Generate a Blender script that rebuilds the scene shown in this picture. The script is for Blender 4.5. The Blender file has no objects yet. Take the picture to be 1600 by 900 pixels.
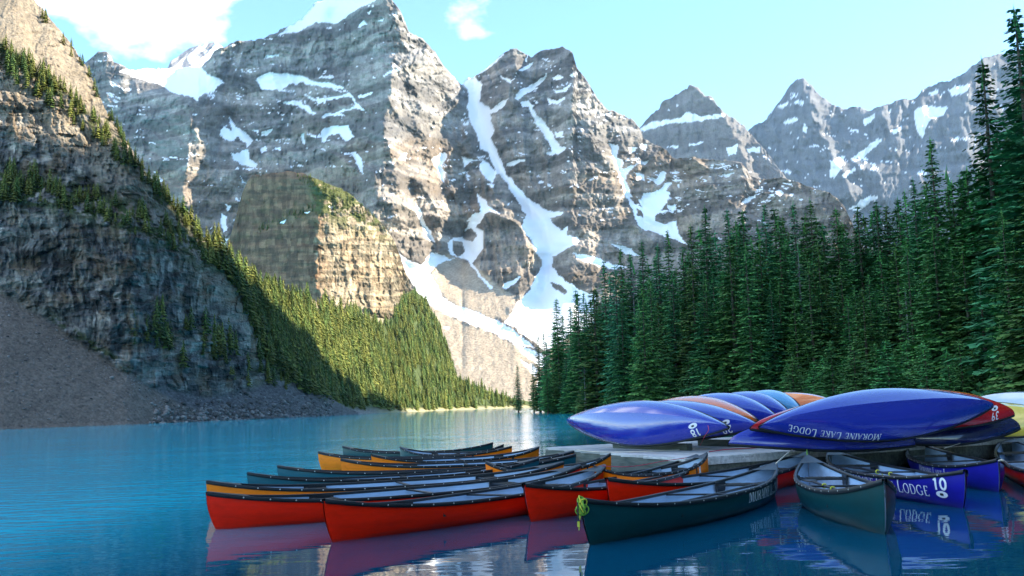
import bpy, bmesh, math, random
import numpy as np
from mathutils import Vector, Matrix

random.seed(7)
rng = np.random.default_rng(7)
scene = bpy.context.scene
col = scene.collection

# ------------------------------------------------------------------ camera
CAM_H, FPX = 1.5, 1600.0                      # eye height (m), focal length in pixels of the 1600 px wide photo
PITCH, ROLL = math.radians(6.59), math.radians(1.8)
F_ = np.array([0.0, math.cos(PITCH), math.sin(PITCH)])
U0 = np.array([0.0, -math.sin(PITCH), math.cos(PITCH)])
R0 = np.array([1.0, 0.0, 0.0])
R_ = R0 * math.cos(ROLL) - U0 * math.sin(ROLL)
U_ = R0 * math.sin(ROLL) + U0 * math.cos(ROLL)
EYE = np.array([0.0, 0.0, CAM_H])
cam_data = bpy.data.cameras.new("camera")
cam_data.sensor_width = 36.0
cam_data.lens = 36.0 * FPX / 1600.0
cam_data.clip_start, cam_data.clip_end = 0.1, 40000.0
cam = bpy.data.objects.new("camera", cam_data)
col.objects.link(cam)
M_ = Matrix(((R_[0], U_[0], -F_[0], EYE[0]), (R_[1], U_[1], -F_[1], EYE[1]), (R_[2], U_[2], -F_[2], EYE[2]), (0, 0, 0, 1)))
cam.matrix_world = M_
scene.camera = cam


def ray(px, py):
    """direction through a photo pixel, scaled so that y = 1"""
    px = np.asarray(px, float); py = np.asarray(py, float)
    d = F_ * FPX + (px - 800.0)[..., None] * R_ + (450.0 - py)[..., None] * U_
    return d / d[..., 1:2]


def at_z(px, py, z):
    d = ray(px, py)
    return EYE + d * ((z - CAM_H) / d[..., 2:3])


def at_y(px, py, y):
    d = ray(px, py)
    return EYE + d * np.asarray(y, float)[..., None]


# ------------------------------------------------------------------ light
SUN = np.array([0.90, 0.03, 0.47]); SUN = SUN / np.linalg.norm(SUN)
SUN_ELEV = math.asin(SUN[2]); SUN_AZ = math.atan2(SUN[0], SUN[1])
scene.view_settings.view_transform = 'Standard'
scene.view_settings.look = 'None'
scene.view_settings.gamma = 1.0
scene.view_settings.use_curve_mapping = False
scene.view_settings.exposure = 1.92
scene.render.engine = 'CYCLES'
scene.cycles.max_bounces = 7
scene.cycles.diffuse_bounces = 3
scene.cycles.glossy_bounces = 3
scene.cycles.transparent_max_bounces = 8
scene.cycles.volume_bounces = 0
scene.cycles.use_denoising = True

world = bpy.data.worlds.new("World")
scene.world = world
world.use_nodes = True
wn, wl = world.node_tree.nodes, world.node_tree.links
wn.clear()


def N(nodes, typ, **kw):
    n = nodes.new(typ)
    for k, v in kw.items():
        setattr(n, k, v)
    return n


def mixc(nodes, links, fac, a, b, blend='MIX'):
    n = nodes.new('ShaderNodeMix'); n.data_type = 'RGBA'; n.blend_type = blend
    for sock, v in ((n.inputs[0], fac), (n.inputs[6], a), (n.inputs[7], b)):
        if hasattr(v, 'is_linked'):
            links.new(v, sock)
        elif isinstance(v, (int, float)):
            sock.default_value = v
        else:
            sock.default_value = (*v, 1.0)
    return n.outputs[2]


def math_n(nodes, links, op, a, b=None, c=None, clamp=False):
    n = nodes.new('ShaderNodeMath'); n.operation = op; n.use_clamp = clamp
    for k, v in enumerate((a, b, c)):
        if v is None:
            continue
        if hasattr(v, 'is_linked'):
            links.new(v, n.inputs[k])
        else:
            n.inputs[k].default_value = v
    return n.outputs[0]


def ramp(nodes, links, fac, stops):
    n = nodes.new('ShaderNodeValToRGB')
    el = n.color_ramp.elements
    while len(el) < len(stops):
        el.new(0.5)
    for e, (p, c) in zip(el, stops):
        e.position = p
        e.color = (*c, 1.0) if not isinstance(c, (int, float)) else (c, c, c, 1.0)
    links.new(fac, n.inputs[0])
    return n.outputs[0]


sky = N(wn, 'ShaderNodeTexSky', sky_type='NISHITA', sun_disc=False)
sky.sun_elevation = SUN_ELEV
sky.sun_rotation = SUN_AZ
sky.altitude = 1900.0
sky.air_density, sky.dust_density, sky.ozone_density = 1.0, 0.6, 1.0
tc = N(wn, 'ShaderNodeTexCoord')
# fair-weather clouds: a bank of cumulus towards the left, thin scattered ones elsewhere
nz1 = N(wn, 'ShaderNodeTexNoise'); nz1.inputs['Scale'].default_value = 4.2
nz1.inputs['Detail'].default_value = 10.0; nz1.inputs['Roughness'].default_value = 0.56
mp = N(wn, 'ShaderNodeMapping'); mp.inputs['Scale'].default_value = (1.0, 1.0, 1.7)
mp.inputs['Location'].default_value = (3.1, 0.7, 0.2)
wl.new(tc.outputs['Generated'], mp.inputs['Vector'])
wl.new(mp.outputs['Vector'], nz1.inputs['Vector'])
sxyz = N(wn, 'ShaderNodeSeparateXYZ'); wl.new(tc.outputs['Generated'], sxyz.inputs[0])
leftw = ramp(wn, wl, math_n(wn, wl, 'MULTIPLY_ADD', sxyz.outputs[0], -0.5, 0.3), [(0.0, 0.0), (0.34, 0.0), (0.45, 1.0), (0.52, 1.0), (0.66, 0.25), (1.0, 0.25)])
fac = math_n(wn, wl, 'MULTIPLY_ADD', leftw, 0.35, math_n(wn, wl, 'SUBTRACT', nz1.outputs['Fac'], 0.25))
_c = ray(np.array(742.0), np.array(6.0)); _c = _c / np.linalg.norm(_c)
ds = N(wn, 'ShaderNodeVectorMath', operation='DISTANCE'); wl.new(tc.outputs['Generated'], ds.inputs[0]); ds.inputs[1].default_value = tuple(_c)
puff = ramp(wn, wl, ds.outputs['Value'], [(0.0, 1.0), (0.03, 0.9), (0.075, 0.0), (1.0, 0.0)])
fac = math_n(wn, wl, 'MULTIPLY_ADD', puff, 0.215, fac)
low = ramp(wn, wl, sxyz.outputs[2], [(0.0, 1.0), (0.305, 1.0), (0.35, 0.0), (1.0, 0.0)])      # the bank floats above the ridges
fac = math_n(wn, wl, 'MULTIPLY_ADD', low, -0.22, fac)
cloud = ramp(wn, wl, fac, [(0.0, 0.0), (0.48, 0.0), (0.62, 1.0), (1.0, 1.0)])
skyc = mixc(wn, wl, 1.0, sky.outputs['Color'], (0.85, 1.06, 1.13), 'MULTIPLY')
skym = mixc(wn, wl, cloud, skyc, (7.5, 7.5, 7.6))
bg = N(wn, 'ShaderNodeBackground'); bg.inputs['Strength'].default_value = 0.12
wo = N(wn, 'ShaderNodeOutputWorld')
wl.new(skym, bg.inputs['Color'])
wl.new(bg.outputs['Background'], wo.inputs['Surface'])

sun_data = bpy.data.lights.new("sun", 'SUN')
sun_data.energy = 4.5
sun_data.angle = math.radians(0.5)
sun_data.color = (1.0, 0.87, 0.67)
sun = bpy.data.objects.new("sun", sun_data)
col.objects.link(sun)
sun.rotation_euler = Vector(-SUN).to_track_quat('-Z', 'Y').to_euler()
sun.location = (300, 0, 300)

# ------------------------------------------------------------------ helpers
def link(o):
    col.objects.link(o)
    return o


def tag(o, label=None, category=None, group=None, kind=None):
    for k, v in (('label', label), ('category', category), ('group', group), ('kind', kind)):
        if v:
            o[k] = v
    return o


def mesh_np(name, verts, faces, smooth=True):
    """a mesh from numpy arrays; faces is (n,3) or (n,4)"""
    me = bpy.data.meshes.new(name)
    verts = np.ascontiguousarray(verts, dtype=np.float32).reshape(-1, 3)
    faces = np.ascontiguousarray(faces, dtype=np.int32)
    k = faces.shape[1]
    me.vertices.add(len(verts)); me.vertices.foreach_set('co', verts.ravel())
    me.loops.add(faces.size); me.loops.foreach_set('vertex_index', faces.ravel())
    me.polygons.add(len(faces))
    me.polygons.foreach_set('loop_start', np.arange(0, faces.size, k, dtype=np.int32))
    if smooth:
        me.polygons.foreach_set('use_smooth', np.ones(len(faces), dtype=bool))
    me.update(calc_edges=True)
    return me


def set_color(me, rgb, name='tint'):
    a = me.attributes.new(name, 'FLOAT_COLOR', 'POINT')
    rgba = np.ones((len(rgb), 4), dtype=np.float32); rgba[:, :3] = rgb
    a.data.foreach_set('color', rgba.ravel())


def grid_faces(n, m):
    i, j = np.meshgrid(np.arange(n - 1), np.arange(m - 1), indexing='ij')
    a = (i * m + j).ravel()
    return np.stack([a, a + m, a + m + 1, a + 1], axis=1)


def new_mat(name):
    m = bpy.data.materials.new(name)
    m.use_nodes = True
    nt = m.node_tree
    return m, nt.nodes, nt.links, nt.nodes['Principled BSDF']


# value noise, vectorised
def _tab(seed):
    return np.random.default_rng(seed).random((256, 256))


_tabs = {}


def vnoise(x, y, seed=0):
    if seed not in _tabs:
        _tabs[seed] = _tab(seed)
    t = _tabs[seed]
    xi = np.floor(x).astype(np.int64); yi = np.floor(y).astype(np.int64)
    fx = x - xi; fy = y - yi
    fx = fx * fx * fx * (fx * (fx * 6 - 15) + 10); fy = fy * fy * fy * (fy * (fy * 6 - 15) + 10)
    x0 = xi & 255; x1 = (xi + 1) & 255; y0 = yi & 255; y1 = (yi + 1) & 255
    return (t[x0, y0] * (1 - fx) + t[x1, y0] * fx) * (1 - fy) + (t[x0, y1] * (1 - fx) + t[x1, y1] * fx) * fy


def fbm(x, y, seed=0, oct=4, gain=0.5):
    s = 0.0; a = 1.0; tot = 0.0
    for k in range(oct):
        s = s + a * vnoise(x * 2 ** k + 17.3 * k, y * 2 ** k + 9.1 * k, seed + k)
        tot += a; a *= gain
    return s / tot


def ridged(x, y, seed=0, oct=3, gain=0.5):
    """1 on sharp crests, falling to 0"""
    s = 0.0; a = 1.0; tot = 0.0
    for k in range(oct):
        s = s + a * (1 - np.abs(2 * vnoise(x * 2 ** k + 5.7 * k, y * 2 ** k + 3.3 * k, seed + k) - 1))
        tot += a; a *= gain
    return s / tot


def tnoise(x, y, seed=0):
    """faceted noise: flat triangles between random heights"""
    if seed not in _tabs:
        _tabs[seed] = _tab(seed)
    t = _tabs[seed]
    x = x + 0.37 * y
    xi = np.floor(x).astype(np.int64); yi = np.floor(y).astype(np.int64)
    fx = x - xi; fy = y - yi
    x0 = xi & 255; x1 = (xi + 1) & 255; y0 = yi & 255; y1 = (yi + 1) & 255
    a = t[x0, y0]; b = t[x1, y0]; c = t[x0, y1]; d = t[x1, y1]
    return np.where(fx > fy, a + (b - a) * fx + (d - b) * fy, a + (d - c) * fx + (c - a) * fy)


def facet(x, y, seed=0, oct=3, gain=0.5):
    s = 0.0; a = 1.0; tot = 0.0
    for k in range(oct):
        s = s + a * (1 - np.abs(2 * tnoise(x * 2.1 ** k + 5.7 * k, y * 2.1 ** k + 3.3 * k, seed + k) - 1))
        tot += a; a *= gain
    return s / tot


def beds(h, x, y, period, seed, wob=0.8):
    """overhang-and-ledge profile of bedded rock: 0..1 rising through each bed"""
    u = h / period + wob * (fbm(x / 70.0, y / 70.0, seed, 3) - 0.5) * 2
    f = u - np.floor(u)
    am = 0.25 + 0.75 * vnoise(np.floor(u) * 3.7 + 0.5, x / 45.0, seed + 3)
    return f * am


def blocks(x, y, w, h, seed):
    """jointed rock: one random value per irregular brick-like block"""
    t = _tabs.setdefault(seed, _tab(seed))
    yy = y / h + 0.9 * (vnoise(x / (3.1 * w), y / (4.0 * h), seed + 1) - 0.5)
    r = np.floor(yy).astype(np.int64)
    xx = x / w + 9.7 * t[r & 255, 7] + 0.8 * (vnoise(x / (2.5 * w), y / (2.5 * h), seed + 2) - 0.5)
    c = np.floor(xx).astype(np.int64)
    return t[r & 255, c & 255]


def sstep(a, b, x):
    t = np.clip((x - a) / (b - a), 0, 1)
    return t * t * (3 - 2 * t)


def pl(pts):
    """a polyline y(x) as a function"""
    p = np.array(pts, float)
    return lambda x: np.interp(x, p[:, 0], p[:, 1])


def in_poly(px, py, poly):
    P = np.array(poly, float)
    out = np.zeros(px.shape, bool)
    x0, y0 = P.min(0); x1, y1 = P.max(0)
    sel = (px >= x0) & (px <= x1) & (py >= y0) & (py <= y1)
    x = px[sel]; y = py[sel]
    c = np.zeros(x.shape, bool)
    n = len(P)
    for i in range(n):
        xa, ya = P[i]; xb, yb = P[i - 1]
        if ya == yb:
            continue
        hit = ((ya > y) != (yb > y)) & (x < (xb - xa) * (y - ya) / (yb - ya) + xa)
        c ^= hit
    out[sel] = c
    return out
# ------------------------------------------------------------------ rock, snow and scree materials
def rock_material(name, fine=1.0, bump=0.6, scale=1.0, haze=None):
    m, n, l, p = new_mat(name)
    at = N(n, 'ShaderNodeAttribute', attribute_name='tint')
    geo = N(n, 'ShaderNodeNewGeometry')
    mp1 = N(n, 'ShaderNodeMapping'); mp1.inputs['Scale'].default_value = (0.16 * scale, 0.16 * scale, 0.42 * scale)
    l.new(geo.outputs['Position'], mp1.inputs['Vector'])
    n1 = N(n, 'ShaderNodeTexNoise'); n1.inputs['Detail'].default_value = 7.0; n1.inputs['Roughness'].default_value = 0.68
    n1.inputs['Scale'].default_value = 1.0
    l.new(mp1.outputs['Vector'], n1.inputs['Vector'])
    mp2 = N(n, 'ShaderNodeMapping'); mp2.inputs['Scale'].default_value = (0.30 * scale, 0.30 * scale, 0.05 * scale)
    l.new(geo.outputs['Position'], mp2.inputs['Vector'])
    n2 = N(n, 'ShaderNodeTexNoise'); n2.inputs['Detail'].default_value = 5.0; n2.inputs['Scale'].default_value = 1.0
    l.new(mp2.outputs['Vector'], n2.inputs['Vector'])
    v1 = ramp(n, l, n1.outputs['Fac'], [(0.3, 1 - 0.28 * fine), (0.5, 1.0), (0.7, 1 + 0.2 * fine)])
    v2 = ramp(n, l, n2.outputs['Fac'], [(0.3, 1 - 0.3 * fine), (0.5, 1.0), (0.8, 1 + 0.2 * fine)])
    c = mixc(n, l, 1.0, at.outputs['Color'], v1, 'MULTIPLY')
    c = mixc(n, l, 1.0, c, v2, 'MULTIPLY')
    # snow is the attribute's own bright part: keep it clean
    sep = N(n, 'ShaderNodeSeparateColor'); l.new(at.outputs['Color'], sep.inputs[0])
    isn = ramp(n, l, sep.outputs[2], [(0.0, 0.0), (0.55, 0.0), (0.7, 1.0), (1.0, 1.0)])
    c2 = mixc(n, l, isn, c, at.outputs['Color'])
    l.new(c2, p.inputs['Base Color'])
    p.inputs['Roughness'].default_value = 0.9
    p.inputs['Specular IOR Level'].default_value = 0.15
    add = math_n(n, l, 'ADD', n1.outputs['Fac'], n2.outputs['Fac'])
    inv = math_n(n, l, 'SUBTRACT', 1.0, isn)
    bp = N(n, 'ShaderNodeBump'); bp.inputs['Distance'].default_value = 3.0 / scale
    st = math_n(n, l, 'MULTIPLY', inv, bump)
    l.new(st, bp.inputs['Strength'])
    l.new(add, bp.inputs['Height'])
    l.new(bp.outputs['Normal'], p.inputs['Normal'])
    return m


LAYERS = {}


def relief(name, label, x0, x1, step, rows, top, bot, dbot, tanfun, feat, colfun, mat, jag=3.0, jseed=3, back=(60.0, 50.0), nback=5, settle=(1, 2, 4, 8, 12, 8, 4, 2, 1)):
    n = int((x1 - x0) / step) + 1
    x = np.linspace(x0, x1, n)
    jn = (fbm(x / 26.0, x * 0 + 1.7, jseed, 5, 0.62) - 0.5) * 1.7 + (vnoise(np.floor(x / 8.0 + 1.5 * vnoise(x / 9.0, x * 0, jseed + 8)) * 3.71 + 0.5, x * 0 + 0.5, jseed + 7) - 0.5) * 0.75
    T = top(x)
    B = bot(x)
    T = np.minimum(T, B - 1.0)
    t = np.linspace(0, 1, rows)
    PX = np.repeat(x[:, None], rows, 1)
    PY = B[:, None] + (T - B)[:, None] * t[None, :]
    PY = PY + (jag * jn * 1.6)[:, None] * np.clip(1 - (PY - T[:, None]) / 28.0, 0, 1) ** 2 * np.clip((B - T) / 40.0, 0, 1)[:, None]
    dirs = ray(PX, PY)
    E = dirs[..., 2]
    D = np.zeros_like(PX)
    D[:, 0] = dbot(x)
    for k in range(rows - 1):
        h = D[:, k] * E[:, k] + CAM_H
        A = tanfun(x, PY[:, k], h)
        A = np.maximum(A, E[:, k + 1] + 0.06)
        D[:, k + 1] = D[:, k] * (A - E[:, k]) / (A - E[:, k + 1])
    # settle the columns against each other: beds run on sideways
    for sh in settle:
        Dp = np.pad(D, ((sh, sh), (0, 0)), mode='edge')
        D = (Dp[:-2 * sh] + 2 * D + Dp[2 * sh:]) / 4
    D0 = D.copy()
    if feat is not None:
        D = D + feat(PX, PY, D, D * E + CAM_H) * D0 / FPX
    P = EYE + dirs * D[..., None]
    # normals for ledge finding
    gx = np.gradient(P, axis=0); gy = np.gradient(P, axis=1)
    nr = np.cross(gx, gy); nr /= (np.linalg.norm(nr, axis=2, keepdims=True) + 1e-9)
    C = colfun(PX, PY, P[..., 2], nr[..., 2], D)
    # the far side of the ridge
    ridge = P[:, -1]
    hd = dirs[:, -1].copy(); hd[:, 2] = 0
    Pb = [ridge + hd * back[0] * k - np.array([0, 0, back[1] * k ** 1.2]) for k in range(1, nback + 1)]
    P2 = np.concatenate([P] + [q[:, None] for q in Pb], axis=1)
    C2 = np.concatenate([C] + [C[:, -1:]] * nback, axis=1)
    me = mesh_np(name, P2.reshape(-1, 3), grid_faces(n, rows + nback))
    set_color(me, C2.reshape(-1, 3))
    me.materials.append(mat)
    o = link(bpy.data.objects.new(name, me))
    tag(o, label=label, kind='structure')
    LAYERS[name] = dict(x=x, T=T, B=B, P=P)
    return o


def on_layer(name, px, py):
    """world point of a photo pixel on a relief"""
    L = LAYERS[name]
    px = np.atleast_1d(np.asarray(px, float)); py = np.atleast_1d(np.asarray(py, float))
    n, m = L['P'].shape[:2]
    fi = np.clip((px - L['x'][0]) / (L['x'][-1] - L['x'][0]) * (n - 1), 0, n - 1.001)
    i = np.round(fi).astype(int)
    t = np.clip((py - L['B'][i]) / (L['T'][i] - L['B'][i]), 0, 1)
    j = np.clip(np.round(t * (m - 1)).astype(int), 0, m - 1)
    return L['P'][i, j]


def crest(PX, PY, pts, amp, wl, wr, fade=30.0):
    """spine that juts out: sharp at the line, falling off to the left and right"""
    p = np.array(pts, float)
    p = p[np.argsort(p[:, 1])]
    cx = np.interp(PY, p[:, 1], p[:, 0])
    cx = cx + (vnoise(PY / 14.0, PY * 0 + amp, 91) - 0.5) * 12 + (vnoise(PY / 5.0, PY * 0 + amp, 92) - 0.5) * 5
    dx = PX - cx
    g = np.where(dx < 0, np.exp(dx / wl), np.exp(-dx / wr))
    f = sstep(p[0, 1] - fade, p[0, 1], PY) * (1 - sstep(p[-1, 1], p[-1, 1] + fade, PY))
    return -amp * g * f


def gully(PX, PY, pts, amp, w, fade=25.0):
    p = np.array(pts, float)
    p = p[np.argsort(p[:, 1])]
    cx = np.interp(PY, p[:, 1], p[:, 0])
    g = np.exp(-((PX - cx) / w) ** 2)
    f = sstep(p[0, 1] - fade, p[0, 1], PY) * (1 - sstep(p[-1, 1], p[-1, 1] + fade, PY))
    return amp * g * f


def warp(PX, PY, amp, wl, seed):
    return (PX + (fbm(PX / wl, PY / wl, seed, 3) - 0.5) * 2 * amp,
            PY + (fbm(PX / wl + 40, PY / wl + 13, seed + 5, 3) - 0.5) * 2 * amp)


def polys_mask(PX, PY, polys, amp=4.0, wl=9.0, seed=51):
    wx, wy = warp(PX, PY, amp, wl, seed)
    m = np.zeros(PX.shape, bool)
    for q in polys:
        m |= in_poly(wx, wy, q)
    return m


def blur(a, r=1):
    for _ in range(r):
        a = (np.roll(a, 1, 0) + np.roll(a, -1, 0) + 2 * a) / 4
        a = (np.roll(a, 1, 1) + np.roll(a, -1, 1) + 2 * a) / 4
    return a


def lerp3(a, b, t):
    return np.asarray(a) * (1 - t[..., None]) + np.asarray(b) * t[..., None]


SNOW = np.array([0.86, 0.88, 0.91])


def strata_tan(h, x, py, period, lo, hi, seed, dip=0.0, duty=0.62):
    """cliff bands and ledges: slope of the face as a function of height"""
    w = (vnoise(x / 120.0, py * 0 + 0.3, seed) - 0.5) * period * 1.6 + (vnoise(x / 24.0, py * 0 + 2.3, seed + 1) - 0.5) * period * 0.45
    u = (h + dip * x + w) / period
    per = vnoise(np.floor(u) * 7.31 + 0.5, u * 0 + 0.7, seed + 2)
    f = u - np.floor(u)
    f2 = (u * 3.3) - np.floor(u * 3.3)
    cl = np.where(f < duty + (per - 0.5) * 0.3, hi, lo)
    return cl * np.where(f2 < 0.7, 1.15, 0.7)


# ================================================================== the great wall above the lake
A_TOP = pl([(100, 120), (138, 95), (155, 82), (167, 81), (178, 95), (204, 109), (213, 108), (262, 106), (313, 105), (322, 100), (335, 80), (345, 73), (355, 73),
            (369, 64), (377, 64), (408, 62), (434, 51), (452, 42), (479, 22), (492, 4), (514, -4), (560, -14), (600, -12), (612, 0),
            (625, 18), (639, 49), (661, 62), (679, 80), (692, 102), (705, 116), (718, 128), (722, 132), (727, 125), (732, 121), (741, 120), (763, 102), (785, 84),
            (803, 73), (821, 84), (830, 89), (843, 80), (862, 76), (879, 72), (892, 80), (895, 83), (902, 107), (920, 130), (934, 154), (948, 170),
            (967, 177), (986, 187), (1000, 200), (1005, 214), (1042, 233), (1051, 247), (1094, 247), (1131, 250), (1159, 254), (1173, 276), (1197, 280),
            (1225, 277), (1262, 290), (1300, 304), (1319, 322), (1330, 345), (1345, 380), (1380, 470)])
SNOW_A = [
    [(185, 110), (213, 104), (262, 102), (313, 101), (322, 116), (340, 121), (350, 128), (340, 134), (334, 142), (318, 146), (308, 158), (300, 152), (274, 146), (250, 133), (223, 124), (205, 118)],
    [(432, 55), (452, 40), (478, 14), (492, -5), (515, -20), (590, -20), (590, 0), (562, 12), (547, 22), (540, 28), (525, 37), (512, 35), (490, 36), (480, 42), (470, 49), (455, 52)],
    [(400, 124), (415, 114), (440, 114), (465, 118), (480, 122), (495, 128), (515, 130), (538, 135), (536, 139), (515, 137), (490, 134), (470, 129), (450, 132), (440, 140), (410, 140)],
    [(475, 148), (495, 155), (520, 152), (540, 148), (545, 143), (552, 150), (558, 162), (570, 172), (565, 173), (550, 170), (530, 177), (505, 184), (503, 181), (520, 176), (548, 168), (555, 163), (550, 152), (535, 153), (515, 157), (490, 158)],
    [(560, 150), (580, 143), (584, 146), (562, 154)], [(598, 117), (620, 107), (628, 105), (622, 110), (600, 120)],
    [(440, 160), (460, 156), (480, 165), (495, 178), (485, 176), (460, 164)],
    [(503, 222), (502, 205), (508, 198), (545, 196), (552, 215), (540, 222), (530, 210), (512, 212), (508, 222)],
    [(573, 18), (579, 15), (578, 24)], [(590, 32), (600, 30), (598, 35)], [(557, 42), (570, 30), (573, 38), (562, 44)], [(415, 88), (436, 84), (436, 88), (415, 92)],
    [(357, 180), (368, 198), (385, 208), (395, 220), (387, 229), (380, 222), (372, 212), (365, 220), (350, 218), (343, 210), (350, 198), (362, 205)],
    [(378, 234), (388, 232), (390, 245), (402, 258), (398, 263), (380, 258), (368, 250), (360, 240), (372, 239)],
    [(376, 275), (381, 285), (390, 286), (397, 310), (400, 340), (394, 360), (382, 378), (375, 376), (381, 362), (387, 355), (379, 345), (387, 335), (387, 318), (393, 312), (387, 290), (378, 284)],
    [(345, 332), (354, 337), (352, 350), (356, 360), (350, 364), (346, 350)], [(345, 376), (358, 373), (352, 383), (344, 384)], [(350, 320), (362, 323), (356, 328)],
    [(408, 229), (417, 229), (418, 237), (408, 238)], [(426, 234), (437, 231), (437, 236)], [(407, 206), (425, 203), (418, 211), (408, 212)], [(394, 203), (404, 203), (403, 209)],
    [(548, 239), (556, 238), (567, 252), (569, 271), (563, 268), (556, 252)], [(470, 210), (474, 208), (477, 226), (472, 222)], [(366, 395), (378, 390), (380, 400), (368, 408)],
    # the long couloir between the two peaks
    [(722, 132), (732, 118), (741, 120), (753, 133), (750, 158), (764, 167), (767, 191), (773, 202), (767, 216), (779, 244), (788, 264), (801, 284), (823, 307), (843, 322), (856, 329), (882, 331),
     (878, 337), (860, 341), (864, 350), (876, 359), (887, 354), (884, 368), (904, 370), (902, 381), (882, 390), (864, 403), (864, 415), (873, 428), (889, 441), (900, 450), (930, 462), (930, 505), (905, 520),
     (890, 522), (870, 540), (850, 548), (835, 532), (815, 520), (798, 508), (788, 503), (797, 490), (812, 470), (829, 452), (835, 437), (844, 419), (847, 405), (836, 392), (829, 374), (813, 356),
     (823, 336), (814, 322), (803, 304), (790, 284), (775, 267), (763, 240), (751, 231), (745, 213), (734, 185), (728, 165), (733, 158), (731, 140)],
    # apron at the foot of the wall
    [(620, 390), (632, 403), (645, 410), (660, 413), (672, 394), (690, 397), (700, 404), (712, 402), (680, 416), (672, 427), (683, 445), (690, 465), (720, 480), (745, 488), (775, 500), (800, 513),
     (822, 530), (835, 545), (800, 535), (770, 520), (740, 508), (700, 492), (670, 476), (650, 452), (632, 422)],
    [(674, 250), (690, 238), (698, 240), (690, 262), (697, 270), (695, 285), (690, 283), (683, 265)], [(720, 243), (740, 250), (726, 260)],
    [(754, 250), (762, 255), (770, 262), (774, 272), (770, 285), (758, 278), (748, 263)], [(744, 300), (757, 312), (765, 322), (782, 333), (765, 331), (750, 340), (740, 347), (730, 346), (738, 335), (752, 330), (748, 315)],
    [(745, 335), (762, 330), (744, 356), (755, 362), (757, 385), (747, 400), (738, 412), (752, 430), (770, 450), (766, 453), (745, 427), (732, 408), (720, 403), (703, 396), (699, 380), (708, 372), (722, 370), (728, 358), (735, 345)],
    [(787, 444), (802, 437), (815, 429), (810, 439), (790, 452), (784, 448)], [(649, 317), (657, 328), (666, 353), (673, 360), (679, 380), (671, 376), (660, 356), (650, 330)], [(630, 240), (635, 238), (633, 250), (624, 250)],
    # second peak
    [(772, 94), (789, 83), (774, 98), (756, 111), (738, 122), (734, 121), (747, 112)], [(782, 117), (800, 125), (808, 114), (800, 130), (793, 130)], [(810, 110), (833, 97), (830, 104), (815, 113)],
    [(804, 153), (812, 140), (835, 130), (852, 117), (857, 113), (850, 126), (835, 139), (815, 151), (808, 157)], [(862, 120), (875, 117), (881, 122), (865, 125)], [(891, 116), (904, 113), (900, 118), (892, 121)],
    [(866, 140), (880, 140), (894, 129), (885, 143), (870, 145)], [(855, 153), (870, 157), (885, 150), (882, 157), (870, 163), (857, 163)],
    [(813, 160), (825, 157), (836, 165), (831, 166), (839, 180), (851, 192), (861, 205), (866, 215), (876, 228), (886, 230), (872, 243), (864, 237), (857, 220), (844, 205), (834, 190), (827, 168), (817, 168)],
    [(866, 206), (879, 205), (881, 214), (869, 216)], [(764, 172), (780, 160), (794, 154), (790, 161), (775, 176), (766, 179)], [(792, 257), (805, 251), (819, 247), (821, 251), (805, 258), (794, 260)],
    [(855, 238), (867, 234), (867, 241), (857, 242)], [(820, 96), (826, 85), (824, 98)],
    # right-hand couloir
    [(952, 222), (966, 227), (964, 245), (973, 250), (972, 262), (981, 268), (977, 280), (983, 297), (988, 307), (1000, 312), (1005, 303), (1020, 300), (1030, 297), (1049, 301), (1041, 318), (1025, 338), (1024, 345), (1040, 350),
     (1055, 344), (1060, 365), (1074, 384), (1060, 376), (1030, 366), (1000, 356), (991, 340), (985, 320), (977, 303), (969, 285), (963, 262), (956, 240)],
    [(1012, 276), (1025, 280), (1035, 267), (1043, 270), (1037, 283), (1029, 290)], [(994, 270), (1005, 272), (1008, 281), (995, 282)], [(999, 255), (1014, 249), (1008, 259)], [(982, 230), (997, 231), (985, 241)],
    [(976, 262), (990, 258), (1000, 252), (984, 268), (974, 282)], [(1042, 320), (1054, 320), (1057, 329), (1045, 329)], [(1157, 321), (1165, 309), (1182, 303), (1180, 309), (1165, 318)], [(1122, 275), (1132, 272), (1148, 268), (1134, 277)],
    [(1030, 297), (1044, 285), (1050, 286), (1040, 300)], [(1001, 226), (1012, 225), (1008, 235), (1000, 232)], [(1058, 290), (1064, 288), (1062, 294)], [(1200, 299), (1210, 297), (1206, 301)], [(1247, 311), (1254, 309), (1252, 313)],
    # lower lobes beyond the fan
    [(895, 395), (925, 400), (955, 412), (980, 418), (960, 422), (925, 412), (900, 404)], [(955, 380), (985, 388), (1000, 400), (975, 396)], [(800, 535), (835, 548), (860, 560), (850, 575), (825, 560)], [(842, 590), (858, 600), (850, 615), (838, 604)],
    [(690, 508), (704, 512), (700, 517)], [(812, 560), (840, 575), (838, 590)],
]
HOLES_A = [[(984, 308), (996, 310), (1004, 322), (994, 320)], [(994, 325), (1006, 334), (1004, 340), (996, 336)], [(283 + 577, 441), (874, 444), (888, 455), (880, 460), (864, 450)],
           [(722, 362), (736, 356), (746, 368), (738, 378), (724, 374)], [(708, 376), (722, 378), (728, 394), (716, 402), (706, 392)]]
TALUS_A = [[(672, 430), (690, 402), (700, 396), (736, 412), (760, 440), (795, 470), (795, 500), (760, 498), (700, 475)], [(640, 455), (700, 492), (770, 520), (820, 545), (850, 560), (870, 640), (600, 660), (600, 480)],
           [(735, 410), (790, 455), (806, 462), (800, 480), (775, 465)], [(860, 530), (1000, 500), (1000, 660), (860, 640)]]
LEDGES_A = None


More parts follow.
